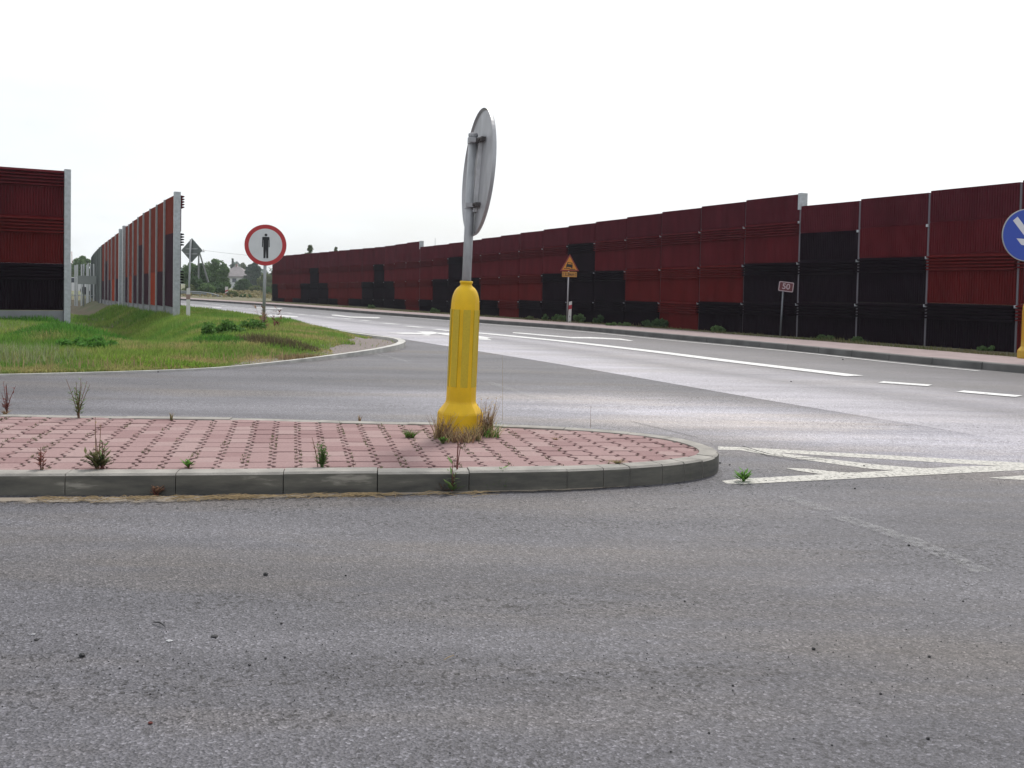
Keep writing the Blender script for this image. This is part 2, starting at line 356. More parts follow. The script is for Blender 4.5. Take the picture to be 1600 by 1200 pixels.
def kp(s): return Vector((np.interp(s, cumk, B_[:, 0]), np.interp(s, cumk, B_[:, 1]), 0))
for i in range(ns):
    a = kp(i * L_ + 0.008); c = kp((i + 1) * L_ - 0.008); d = (c - a).normalized(); q = Vector((-d.y, d.x, 0)); q = q if q.x > 0 else -q
    za, zc = g(a.y), g(c.y); a2, c2 = a + q * 0.15, c + q * 0.15; a1, c1 = a + q * .015, c + q * .015
    kb.add([(a.x, a.y, za - .1), (c.x, c.y, zc - .1), (c.x, c.y, zc + .115), (a.x, a.y, za + .115), (a1.x, a1.y, za + .13), (c1.x, c1.y, zc + .13), (a2.x, a2.y, za + .13), (c2.x, c2.y, zc + .13), (a2.x, a2.y, za - .1), (c2.x, c2.y, zc - .1)],
           [(0, 1, 2, 3), (3, 2, 5, 4), (4, 5, 7, 6), (6, 7, 9, 8), (0, 3, 4, 6, 8), (1, 9, 7, 5, 2)])
struct(kb.build('far_kerb', M_kfar))
struct(ribbon('sidewalk', KBP, SD, 0.152, 2.05, 0.125, 0.125, M_side, zb=-0.1))
struct(ribbon('verge', KBP, SD, 2.05, 12.0, 0.105, 0.02, M_soil, zb=-0.15))

# ------------------------------------------------------------------ road markings
marks, worn, faint = MB(), MB(), MB()
def line(px, width, mb, z=0.012, sm=0):
    P = [at(*p) for p in px]; P = smoothpath(P, 0.8, sm); sd_ = side(P)
    k = len(P); vs = []
    for p, q in zip(P, sd_):
        for e in (-1, 1): a = p + q * e * width / 2; vs.append((a.x, a.y, g(a.y) + z))
    mb.add(vs, [(2 * i, 2 * i + 1, 2 * i + 3, 2 * i + 2) for i in range(k - 1)])
def poly(px, mb, z=0.0066):
    vs = []
    for p in px: q = at(*p); vs.append((q.x, q.y, q.z + z))
    mb.add(vs, [tuple(range(len(vs)))])
line([(702, 517.3), (750, 520.8), (905, 536.5), (1060, 554.5), (1100, 560.5), (1336, 588.5)], 0.36, marks, sm=2)
for s in [((1376, 598), (1453, 603.5)), ((1500, 612.5), (1592, 620.5)), ((1650, 628), (1740, 638)), ((680, 515), (702, 517.2)), ((635, 510), (660, 512.3)), ((598, 505.3), (621, 507.2)), ((565, 500.8), (577, 501.8)), ((536, 498), (550, 499)), ((509, 495.8), (523, 496.8)),
          ((487, 493.6), (499, 494.4)), ((465, 491.3), (477, 492.3)), ((446, 489), (457, 490)), ((430, 487), (440, 487.8)), ((416, 485.2), (424, 485.8)), ((399, 483.4), (411, 484.2)), ((387, 482.2), (396, 482.8)), ((375, 481), (384, 481.6)), ((364, 479.8), (372, 480.4)), ((354, 478.5), (361, 479)), ((345, 477.3), (352, 477.9)), ((336, 476.2), (342, 476.7)), ((328, 475.2), (334, 475.6)), ((320, 474.2), (326, 474.6))]:
    line(s, 0.27, marks)
line([(1529, 580.5), (1380, 567), (1300, 556), (1180, 544.5), (1040, 532), (940, 521.3), (850, 513.5), (751, 506.5), (702, 501.5), (612, 494.5)], 0.09, marks, sm=3)
z4 = lambda L: [(600 + x / 4, 500 + y / 4) for x, y in L]
line(z4([(95, 82), (160, 87), (240, 88), (300, 83), (410, 88), (500, 101), (592, 116)]), 0.75, marks)
poly(z4([(200, 72), (300, 74), (335, 79), (260, 83)]), marks); poly(z4([(232, 95), (262, 91), (300, 92), (275, 100)]), marks, .0072); poly(z4([(592, 110), (640, 113), (675, 128), (592, 123)]), marks, .0075)
poly(z4([(805, 78), (870, 82), (1170, 108), (1290, 108), (1480, 118), (1560, 131), (1535, 132), (1470, 124), (1300, 117), (1180, 115), (860, 87), (805, 82)]), marks)
z8 = lambda L: [(400 + x / 8, 360 + y / 8) for x, y in L]
poly(z8([(945, 1055), (1010, 1057), (1180, 1079), (1540, 1088), (1555, 1095), (1500, 1100), (1180, 1089), (950, 1064)]), marks)
poly(z8([(20, 1052), (330, 1062), (520, 1075), (525, 1085), (380, 1082), (200, 1069), (30, 1063)]), marks)
poly(z8([(0, 966), (330, 974), (330, 982), (0, 973)]), marks)
z9 = lambda L: [(280 + x / 9.233, 360 + y / 9.233) for x, y in L]
poly(z9([(280, 1099), (420, 1103), (420, 1111), (285, 1107)]), marks)
poly(z9([(480, 1107), (615, 1113), (600, 1120), (480, 1114)]), marks)
poly([(1122, 698), (1160, 699.2), (1506, 718.5), (1640, 725.5), (1640, 732), (1500, 725), (1150, 703.6), (1122, 703)], worn, .0022)
poly([(1160, 704.5), (1200, 706), (1365, 726), (1455, 733), (1430, 738.5), (1355, 732.5), (1185, 709)], worn, 0.0026)
poly([(1128, 752), (1160, 748.5), (1300, 741), (1400, 735.5), (1500, 729.5), (1640, 727), (1640, 733), (1480, 741), (1320, 749), (1160, 757), (1135, 756)], worn, 0.0030)
poly([(1228, 732), (1260, 733), (1320, 739), (1380, 739), (1365, 745), (1300, 744), (1245, 736)], worn, 0.0034)
poly([(1544, 747), (1600, 743), (1760, 741), (1760, 752), (1600, 750.5)], worn, .0022)
line([(580, 553), (612, 559.5), (640, 566.5)], 0.16, faint, 0.008)
line([(763, 598), (815, 615), (860, 629)], 0.12, faint, 0.008)
line([(1225, 777), (1292, 799)], 0.10, faint, 0.008)
line([(1311, 809), (1420, 844), (1502, 880), (1536, 896)], 0.11, faint, 0.008)
line([(150, 594), (190, 597)], 0.05, faint, 0.008); line([(1450, 590.5), (1478, 592.5)], 0.12, faint, 0.013)
struct(marks.build('road_markings', M_white)); struct(worn.build('worn_road_markings', M_worn)); struct(faint.build('faded_road_markings', M_faint))
crack = MB(); line([(985, 659), (1020, 667), (1060, 677), (1090, 684)], 0.007, crack, 0.006)
line([(1160, 700), (1200, 712), (1240, 719), (1300, 717)], 0.015, crack, 0.016); struct(crack.build('asphalt_crack', mat('crack_black', (0.02, 0.02, 0.02), 0.95)))

# ------------------------------------------------------------------ peninsula kerb and left verge
def ss(a, b_, x): t = min(1, max(0, (x - a) / (b_ - a))); return t * t * (3 - 2 * t)
def resample0(P, step):
    a = np.array([(p.x, p.y) for p in P]); c = np.r_[0, np.cumsum(np.hypot(*np.diff(a, axis=0).T))]
    return [Vector((np.interp(q, c, a[:, 0]), np.interp(q, c, a[:, 1]), 0)) for q in np.linspace(0, c[-1], int(c[-1] / step) + 1)]
PN = [(0, 583.5), (50, 582.6), (110, 581), (200, 578.6), (300, 576), (385, 569.7), (470, 562.4), (540, 554.8), (584.7, 549.7), (606, 545.5)]
PT = [(618.8, 541.6), (628, 538.8), (632.5, 536), (631, 533.6), (623, 531)]
PB = [(587, 524.6), (540, 518.0), (502, 512.6), (470, 506.6), (427.5, 500.2), (395.6, 495.6), (342.5, 488.2), (300, 482.1), (285, 480.0)]
def hz(i): return 0.0
pnw = [at(*p, 0.035) for p in PN]; ptw = [at(*p, 0.07) for p in PT]; pbw = [at(*p, 0.105) for p in PB]
left_ext = [Vector((-30, 9.0, .03)), Vector((-16, 9.3, .03)), Vector((-9.5, 10.6, .03))]
d_ = (pbw[-1] - pbw[-3]).normalized(); pbw += [pbw[-1] + d_ * 20, pbw[-1] + d_ * 45]
PK = smoothpath(left_ext + pnw + ptw + pbw, 0.35, 3)
def kh(p):                        # kerb height grows round the nose
    i = min(range(len(PK)), key=lambda k: (PK[k] - p).length_squared) / len(PK); return i
nose = min(range(len(PK)), key=lambda k: (PK[k] - ptw[2]).length)
sdp = side(PK)
if (PK[nose] + sdp[nose]).x > PK[nose].x: sdp = [-q for q in sdp]     # points inwards
b = MB(); M_kl = mat('kerb_light', (0.44, 0.43, 0.41), 0.85, nscale=5, namt=0.2, bump=0.2, bscale=70)
for i, (p, q) in enumerate(zip(PK, sdp)):
    f = min(1, max(0, (i - nose + 14) / 14)); hgt = 0.025 + 0.085 * f; wd = 0.055 + 0.09 * f
    a = p - q * wd / 2; c = p + q * wd / 2
    b.v += [(a.x, a.y, g(a.y) - .1), (a.x, a.y, g(a.y) + hgt), (c.x, c.y, g(c.y) + hgt), (c.x, c.y, g(c.y) - .1)]
n = len(PK); b.f = [(i * 4 + k, (i + 1) * 4 + k, (i + 1) * 4 + k + 1, i * 4 + k + 1) for i in range(n - 1) for k in range(3)]; b.mi = [0] * len(b.f)
struct(b.build('corner_kerb', M_kl))
nearC = [p for p in PK[:nose + 1]]; backC = [p for p in PK[nose:]]
nx_ = np.array([p.x for p in nearC]); ny_ = np.array([p.y for p in nearC]); bx_ = np.array([p.x for p in backC][::-1]); by_ = np.array([p.y for p in backC][::-1])
def YN(x): return float(np.interp(x, nx_, ny_))
def YB(x): return float(np.interp(x, bx_, by_))
# side road asphalt up to the far kerb
b = MB(); xs = list(np.arange(-44, -10, 1.0)) + list(np.arange(-10, -2.5, .25)) + [-2.5, -2.5] + list(np.arange(-2.2, 10, .35)) + list(np.arange(10.1, 24.1, 1.0)); rows = 110
for x in xs:
    full = x > -2.5 or len(b.v) // (rows + 1) >= 65; yk = YK(x) + 0.05 if full else min(YK(x), YN(x) + 0.05)
    for j in range(rows + 1): y = -6 + (yk + 6) * j / rows; b.v.append((x, y, g(y)))
n = rows + 1
b.f = [(i * n + j, (i + 1) * n + j, (i + 1) * n + j + 1, i * n + j + 1) for i in range(len(xs) - 1) if i != 64 for j in range(rows)]; b.mi = [0] * len(b.f)
o = b.build('side_road', M_road)
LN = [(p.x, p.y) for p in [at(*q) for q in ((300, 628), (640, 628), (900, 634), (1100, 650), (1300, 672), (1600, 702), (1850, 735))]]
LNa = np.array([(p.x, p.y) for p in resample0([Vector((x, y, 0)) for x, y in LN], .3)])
def pol_glare(x, y):  # band of side road lightened by painted glare as well as polish
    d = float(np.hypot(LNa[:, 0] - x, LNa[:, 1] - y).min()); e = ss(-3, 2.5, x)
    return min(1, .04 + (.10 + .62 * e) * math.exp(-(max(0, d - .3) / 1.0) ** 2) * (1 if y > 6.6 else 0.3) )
pa_ = o.data.attributes.new('polish_glare', 'FLOAT', 'POINT'); pa_.data.foreach_set('value', [pol_glare(v[0], v[1]) if v[1] > 3 else .04 for v in b.v]); struct(o)

# barrier line on the left (plan), from its near end outwards
W2 = [Vector(((x - 800) / F * d, d, 0)) for x, d in ((281, 26.3), (228, 33.0), (192, 42.1), (159, 56.5), (148.5, 68), (143, 80))]
W2A = np.array([(p.x, p.y) for p in W2])
def sdist(x, y):                  # distance to the left of that barrier
    xw = float(np.interp(y, W2A[:, 1], W2A[:, 0])) if y > 26.3 else -9.17 - (y - 26.3) * 0.5
    return (xw - x) * 0.89
def ss(a, b_, x): t = min(1, max(0, (x - a) / (b_ - a))); return t * t * (3 - 2 * t)
def hL(x, y):
    dn, db = y - YN(x), YB(x) - y
    z = g(y) + 0.022 + (0.20 - .12 * ss(40, 60, y)) * ss(0.3, 5.5, dn) * ss(0.6, 3.0, db)
    s = sdist(x, y)
    dip = ss(0.15, 1.5, s) * (1 - ss(2.0, 3.4 + 1.6 * ss(24, 30, y), s)) * ss(14.5, 21, y)
    z -= (0.55 + .1 * math.sin(y * .9)) * dip
    z += (0.40 + .12 * math.sin(y * .55)) * math.exp(-((s - 6.0) / 1.7) ** 2) * ss(28, 36, y) * (1 - ss(56, 66, y))
    z += 0.06 * math.sin(s * 3.1 + y * .8) * math.sin(y * 1.7 + s) * ss(24, 27, y) * ss(.3, 1, s)
    z += 0.03 * math.sin(x * 2.1 + y * 0.7) * math.sin(y * 1.3) * ss(0.5, 3, dn)
    return z
b = MB(); xs = list(np.arange(-45, -14, 0.8)) + list(np.arange(-14, -2.4, 0.2)) + [-2.35]; rows = 110; dirt = []
for x in xs:
    y0, y1 = YN(x) + 0.03, YB(x) - 0.05
    if y1 < y0: y1 = y0 + 0.01
    for j in range(rows + 1):
        t = (j / rows) ** 1.6; y = y0 + (y1 - y0) * t; b.v.append((x, y, hL(x, y)))
        s = sdist(x, y); dirt.append(max(ss(0.2, 1.2, s) * (1 - ss(1.5, 6.5, s)) * 0.50, .36 * ss(30, 36, y)) * ss(24.5, 28, y))
n = rows + 1
b.f = [(i * n + j, (i + 1) * n + j, (i + 1) * n + j + 1, i * n + j + 1) for i in range(len(xs) - 1) for j in range(rows)]; b.mi = [0] * len(b.f)
M_verge = bpy.data.materials.new('left_verge_earth'); M_verge.use_nodes = True; t = M_verge.node_tree; N = t.nodes; L = t.links
pb_ = N['Principled BSDF']; pb_.inputs['Roughness'].default_value = 0.95
ge = N.new('ShaderNodeNewGeometry'); n1 = N.new('ShaderNodeTexNoise'); n1.inputs['Scale'].default_value = 1.1; n1.inputs['Detail'].default_value = 8; L.new(ge.outputs['Position'], n1.inputs['Vector'])
at1 = N.new('ShaderNodeAttribute'); at1.attribute_name = 'dirt'
ma = N.new('ShaderNodeMath'); ma.operation = 'ADD'; L.new(n1.outputs[0], ma.inputs[0]); L.new(at1.outputs['Fac'], ma.inputs[1])
r1 = N.new('ShaderNodeValToRGB'); r1.color_ramp.elements[0].position = 0.55; r1.color_ramp.elements[0].color = (0.055, 0.10, 0.022, 1); r1.color_ramp.elements[1].position = 1.0; r1.color_ramp.elements[1].color = (0.125, 0.098, 0.062, 1)
e = r1.color_ramp.elements.new(0.82); e.color = (0.085, 0.095, 0.038, 1)
L.new(ma.outputs[0], r1.inputs[0]); L.new(r1.outputs[0], pb_.inputs['Base Color'])
o = b.build('grass_verge', M_verge, smooth=True); aa = o.data.attributes.new('dirt', 'FLOAT', 'POINT'); aa.data.foreach_set('value', dirt); struct(o)
# gravel nose
b = MB(); NI = 40; x0, x1 = -4.0, -2.33
for i in range(NI + 1):
    x = x0 + (x1 - x0) * i / NI; y0, y1 = YN(x) + 0.05, YB(x) - 0.09
    if y1 < y0: y1 = y0 + .01
    for j in range(9):
        y = y0 + (y1 - y0) * j / 8; b.v.append((x, y, max(hL(x, y), g(y) + 0.02) + 0.012))
b.f = [(i * 9 + j, (i + 1) * 9 + j, (i + 1) * 9 + j + 1, i * 9 + j + 1) for i in range(NI) for j in range(8)]; b.mi = [0] * len(b.f)
tag(b.build('gravel', M_gravel), 'pinkish grey gravel filling the nose of the kerbed corner', 'gravel', kind='stuff')

# ------------------------------------------------------------------ traffic island
IB = [(-330, 646), (-120, 646.5), (32, 647), (100, 649.5), (250, 651), (400, 653), (525, 657), (682, 661), (769, 663), (884, 667.4), (984, 674.6), (1070, 684.7), (1114, 697.6), (1130, 709)]
IF_ = [(1128, 711.5), (1114, 716.5), (1070, 723.5), (1027, 727.5), (990, 729.5), (941, 732), (881, 734.5), (740, 736.5), (550, 737.3), (400, 739), (200, 740), (0, 740.5), (-150, 741), (-330, 741.5)]
ih = 0.12
OUT = [at(*p, ih) for p in IB + IF_]
OUTP = [Vector((p.x, p.y, 0)) for p in OUT]
def resample(P, step, closed=False):
    P = P + ([P[0]] if closed else []); a = np.array([(p.x, p.y) for p in P]); c = np.r_[0, np.cumsum(np.hypot(*np.diff(a, axis=0).T))]
    k = int(c[-1] / step); s = np.linspace(0, c[-1], k + 1); return [Vector((np.interp(q, c, a[:, 0]), np.interp(q, c, a[:, 1]), 0)) for q in s]
OP = resample(OUTP, 0.06)
for _ in range(18): OP = [OP[0]] + [(OP[i - 1] + OP[i] * 2 + OP[i + 1]) / 4 for i in range(1, len(OP) - 1)] + [OP[-1]]
sdo = side(OP)
if (OP[len(OP) // 2] + sdo[len(OP) // 2]).x > OP[len(OP) // 2].x: sdo = [-q for q in sdo]
KW = 0.12
IN = [p + q * KW for p, q in zip(OP, sdo)]
# kerb stones, split where the photo shows joints
joints_px = [(110, 740), (278, 740), (435, 738.5), (592, 737), (738, 736.5), (880, 734.5), (941, 732), (990, 729.5), (1036, 727), (1070, 723.5), (1100, 719), (1122, 714), (1130, 707), (1114, 697.6), (1060, 683), (984, 674.6), (884, 667.4), (769, 663), (640, 660), (500, 656), (360, 652.5), (200, 650), (60, 648), (-90, 740.5)]
cuts = sorted({0, len(OP) - 1} | {min(range(len(OP)), key=lambda k: (OP[k] - Vector((q.x, q.y, 0))).length) for q in [at(*p, ih) for p in joints_px]})
b = MB(); rg = random.Random(3)
for c0, c1 in zip(cuts, cuts[1:]):
    if c1 - c0 < 2: continue
    dz = rg.uniform(-0.003, 0.004); off = rg.uniform(-0.004, 0.006); idx = list(range(c0, c1 + 1)); base = len(b.v); k = len(idx); mi = 0
    for t_, i in enumerate(idx):
        p, q = OP[i], sdo[i]; tt = p.copy()
        dd = (OP[min(i + 1, len(OP) - 1)] - OP[max(i - 1, 0)]).normalized() * 0.0028
        if t_ == 0: tt = p + dd
        if t_ == k - 1: tt = p - dd
        prof = [(-0.012, -0.05), (-0.008 + off, ih - 0.012 + dz), (off + 0.006, ih + dz), (KW, ih + dz), (KW, -0.05)]
        for a, z in prof: w_ = tt + q * a; b.v.append((w_.x, w_.y, z))
    for t_ in range(k - 1):
        for j in range(4): b.f.append((base + t_ * 5 + j, base + (t_ + 1) * 5 + j, base + (t_ + 1) * 5 + j + 1, base + t_ * 5 + j + 1)); b.mi.append(1 if j < 1 else 0)
    b.f.append(tuple(base + j for j in range(5))); b.f.append(tuple(base + (k - 1) * 5 + j for j in range(4, -1, -1))); b.mi += [0, 0]
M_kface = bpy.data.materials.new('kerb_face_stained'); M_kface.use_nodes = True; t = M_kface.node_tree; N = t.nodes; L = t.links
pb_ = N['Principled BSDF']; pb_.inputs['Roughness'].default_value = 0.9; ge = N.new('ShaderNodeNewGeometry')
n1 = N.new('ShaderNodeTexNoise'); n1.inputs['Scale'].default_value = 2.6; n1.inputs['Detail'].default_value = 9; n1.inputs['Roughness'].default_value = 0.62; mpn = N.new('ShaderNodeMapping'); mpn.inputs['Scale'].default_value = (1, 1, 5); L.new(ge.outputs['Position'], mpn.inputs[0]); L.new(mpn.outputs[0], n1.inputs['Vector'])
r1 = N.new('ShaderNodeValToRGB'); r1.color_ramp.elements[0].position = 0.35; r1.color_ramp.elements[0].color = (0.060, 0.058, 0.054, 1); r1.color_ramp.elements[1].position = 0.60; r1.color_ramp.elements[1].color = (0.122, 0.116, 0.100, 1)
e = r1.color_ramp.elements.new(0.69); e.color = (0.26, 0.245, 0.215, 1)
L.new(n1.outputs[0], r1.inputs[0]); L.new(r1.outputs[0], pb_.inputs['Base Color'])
struct(b.build('island_kerb', [M_conc, M_kface]))
b = MB(); b.add([(p.x, p.y, ih - 0.016) for p in IN], [tuple(range(len(IN)))]); struct(b.build('island_bed', M_joint))
# interlocking pavers clipped to the island
INP = [(p.x, p.y) for p in IN[::2]]
ar = sum(a[0] * c[1] - c[0] * a[1] for a, c in zip(INP, INP[1:] + INP[:1]))
if ar < 0: INP = INP[::-1]
def hull(P):
    P = sorted(set(P)); lo = []; hi = []
    for p in P:
        while len(lo) > 1 and (lo[-1][0] - lo[-2][0]) * (p[1] - lo[-2][1]) - (lo[-1][1] - lo[-2][1]) * (p[0] - lo[-2][0]) <= 0: lo.pop()
        lo.append(p)
    for p in reversed(P):
        while len(hi) > 1 and (hi[-1][0] - hi[-2][0]) * (p[1] - hi[-2][1]) - (hi[-1][1] - hi[-2][1]) * (p[0] - hi[-2][0]) <= 0: hi.pop()
        hi.append(p)
    return lo[:-1] + hi[:-1]
HI = hull(INP)
def inside_(p, a, c): return (c[0] - a[0]) * (p[1] - a[1]) - (c[1] - a[1]) * (p[0] - a[0]) >= 0
def clip(P):
    for a, c in zip(HI, HI[1:] + HI[:1]):
        Q = []
        for i in range(len(P)):
            p, q = P[i - 1], P[i]; ip, iq = inside_(p, a, c), inside_(q, a, c)
            if ip != iq:
                d1 = (c[0] - a[0]) * (p[1] - a[1]) - (c[1] - a[1]) * (p[0] - a[0]); d2 = (c[0] - a[0]) * (q[1] - a[1]) - (c[1] - a[1]) * (q[0] - a[0]); s = d1 / (d1 - d2)
                Q.append((p[0] + (q[0] - p[0]) * s, p[1] + (q[1] - p[1]) * s))
            if iq: Q.append(q)
        P = Q
        if len(P) < 3: return []
    return P
e1 = Vector((0.992, 0.125)); e2 = Vector((-0.222, 0.975)); o0 = at(466, 729, ih); PW, PD = 0.160, 0.186
b = MB(); rg = random.Random(11)
for i in range(-26, 24):
    for j in range(-3, 20):
        # I-shape: waist in the middle for even columns, bulge for odd, with straight ends
        gp = 0.0085; hw = PW / 2 - gp; hd = PD / 2 - 0.0050; bz = 0.015 if (i + j) % 2 else -0.015
        sh = [(-hw + bz, -hd), (hw - bz, -hd), (hw - bz, -hd * .55), (hw + bz, -hd * .2), (hw + bz, hd * .2), (hw - bz, hd * .55), (hw - bz, hd), (-hw + bz, hd), (-hw + bz, hd * .55), (-hw - bz, hd * .2), (-hw - bz, -hd * .2), (-hw + bz, -hd * .55)]
        cx_, cy_ = (i + 0.5) * PW + rg.uniform(-.002, .002), (j + 0.45) * PD + rg.uniform(-.002, .002)
        W_ = [(o0.x + e1.x * (cx_ + x) + e2.x * (cy_ + y), o0.y + e1.y * (cx_ + x) + e2.y * (cy_ + y)) for x, y in sh]
        P = clip(W_)
        if len(P) < 3: continue
        z = ih - 0.004 + rg.uniform(-.0025, .0025) + 0.004 * math.sin(i * .7) * math.sin(j * .5); k = len(P); c_ = (sum(p[0] for p in P) / k, sum(p[1] for p in P) / k)
        tx, ty = rg.uniform(-.012, .012), rg.uniform(-.012, .012)
        zz = lambda p: z + (p[0] - c_[0]) * tx + (p[1] - c_[1]) * ty
        top = [(c_[0] + (p[0] - c_[0]) * .955, c_[1] + (p[1] - c_[1]) * .955) for p in P]
        vs = [(p[0], p[1], ih - .03) for p in P] + [(p[0], p[1], zz(p) - .004) for p in P] + [(p[0], p[1], zz(p)) for p in top]
        fs = [(a, (a + 1) % k, k + (a + 1) % k, k + a) for a in range(k)] + [(k + a, k + (a + 1) % k, 2 * k + (a + 1) % k, 2 * k + a) for a in range(k)] + [tuple(2 * k + a for a in range(k))]
        b.add(vs, fs, rg.choice((0, 0, 0, 1, 2)))
struct(b.build('island_paving', M_pav))

# ------------------------------------------------------------------ sand against the island kerb
b = MB(); sp = [(-150, 779.5), (0, 779.5), (110, 779), (275, 777.5), (400, 775), (560, 772.5), (700, 769.5), (884, 765), (970, 760.5), (1042, 752), (1099, 743.6), (1120, 738.5)]
wds = [.10, .11, .12, .12, .085, .06, .05, .04, .035, .03, .03, .02]
sw = [at(*p) for p in sp]; edge = []
P = smoothpath(sw, 0.1, 2)
for i, p in enumerate(P):
    wd = float(np.interp(p.x, [q.x for q in sw], wds))
    for k, (oo, ed) in enumerate(((-.06, 1), (.3, .9), (1.0, .5), (1.9, 0))): b.v.append((p.x, p.y - oo * wd, 0.005)); edge.append(ed)
b.f = [(i * 4 + k, i * 4 + k + 1, (i + 1) * 4 + k + 1, (i + 1) * 4 + k) for i in range(len(P) - 1) for k in range(3)]; b.mi = [0] * len(b.f)
o = b.build('sand', M_sand); ea = o.data.attributes.new('edge', 'FLOAT', 'POINT'); ea.data.foreach_set('value', edge)
tag(o, 'drift of pale sand washed against the foot of the island kerb', 'sand', kind='stuff')

# ------------------------------------------------------------------ noise barriers
U = 1.10
def panel(P0, P1, z0, z1, nrm, kind, mt, parent, back=None, th=0.12, pitch=0.085):
    """one cladding panel; louvres on its upper third, ribs below"""
    b = MB(); d = (P1 - P0); L_ = d.length; d.normalize(); n_ = Vector((nrm.x, nrm.y, 0)).normalized()
    def W_(u, o_, z): p = P0 + d * u + n_ * o_; return (p.x, p.y, z)
    zr = z1
    if kind == 'louvred_panel':
        zr = z1 - 0.36; k = 5; hh = 0.36 / k; prof = [(0.0, z1)]
        for i in range(k): zt = z1 - i * hh; prof += [(0.0, zt - hh * .30), (0.085, zt - hh * .48), (0.095, zt - hh * .56), (0.095, zt - hh * .88), (0.0, zt - hh * .97)]
        prof.append((0.0, zr)); m_ = len(prof)
        b.add([W_(u, o_, z) for u in (0, L_) for o_, z in prof], [(i, m_ + i, m_ + i + 1, i + 1) for i in range(m_ - 1)])
        b.add([W_(0, -th, zr), W_(0, -th, z1)] + [W_(0, o_, z) for o_, z in prof], [tuple(range(m_ + 2))]); b.add([W_(L_, -th, zr), W_(L_, -th, z1)] + [W_(L_, o_, z) for o_, z in prof], [tuple(range(m_ + 1, -1, -1))])
    k = max(2, round(L_ / pitch)); p_ = L_ / k; us = []
    for i in range(k): us += [(i * p_ + .10 * p_, 0.0), (i * p_ + .28 * p_, .028), (i * p_ + .74 * p_, .028), (i * p_ + .92 * p_, 0.0)]
    us = [(0, 0.0)] + us + [(L_, 0.0)]; m_ = len(us)
    b.add([W_(u, o_, z) for z in (z0 + .03, zr - .012) for u, o_ in us], [(i, i + 1, m_ + i + 1, m_ + i) for i in range(m_ - 1)])
    b.add([W_(u, o_, z) for z in (z0, z0 + .03) for u, o_ in us for o_ in (0.0,)], [(i, i + 1, m_ + i + 1, m_ + i) for i in range(m_ - 1)])
    b.add([W_(0, -th, z0), W_(L_, -th, z0), W_(L_, 0, z0), W_(0, 0, z0), W_(0, -th, z1), W_(L_, -th, z1), W_(L_, 0, z1), W_(0, 0, z1)], [(0, 3, 2, 1), (4, 5, 6, 7), (1, 2, 6, 5), (0, 4, 7, 3)])
    b.add([W_(0, 0, zr - .012), W_(L_, 0, zr - .012), W_(L_, 0, zr), W_(0, 0, zr)] + [W_(u, o_, zr - .012) for u, o_ in us], [(0, 1, 2, 3), tuple(range(4, 4 + m_))])
    b.add([W_(u, o_, z0 + .03) for u, o_ in us], [tuple(range(m_))])
    b.add([W_(0, -th - .001, z0), W_(L_, -th - .001, z0), W_(L_, -th - .001, z1), W_(0, -th - .001, z1)], [(0, 1, 2, 3)], 1)
    return b.build(kind, [mt, back or mt], parent, world=True)

# long barrier on the right
PXS = [1760, 1589, 1447, 1339, 1246.5, 1161, 1092, 1031, 976.5, 928.3, 886, 847, 811, 780.5, 750.8, 724, 700, 676, 655.5, 634.5, 616.5, 600, 584, 565.3, 545.2, 528.6, 513, 498, 484, 470, 458, 445.6, 434.4, 425]
ux = [425, 500, 600, 700, 847, 1030, 1246, 1446, 1589, 1760]; uv = [21.6, 24.0, 27.3, 33.0, 41.3, 52.0, 64.0, 74.7, 82.5, 92]
rx = [425, 470, 545, 600, 655, 700, 780, 847, 928, 1030, 1092, 1161, 1246, 1339, 1446, 1589, 1760]; ry = [465.8, 466.2, 466.8, 467.2, 468, 468.8, 469.2, 469.5, 470.4, 471, 471.6, 472, 473, 473.7, 474.5, 475.5, 477]
WP = []
for x in PXS:
    d = U * F / float(np.interp(x, ux, uv)); p = atd(x, float(np.interp(x, rx, ry)), d); WP.append(p)
for _ in range(2):
    zz_ = [p.z for p in WP]; WP = [Vector((p.x, p.y, (zz_[max(i - 1, 0)] + zz_[i] + zz_[min(i + 1, len(WP) - 1)]) / 3)) for i, p in enumerate(WP)]
wall = thing('noise_barrier', (WP[0].x, WP[0].y, g(WP[0].y)), 'long stepped noise barrier of dark red and charcoal panels beyond the main road', 'noise barrier')
rg = random.Random(5)
def post(P, z0, z1, wx, wy, ang, mt, parent, name='post'): 
    b = MB(); b.box((P.x, P.y, (z0 + z1) / 2), (wx, wy, z1 - z0), 0, ang); return b.build(name, mt, parent, world=True)
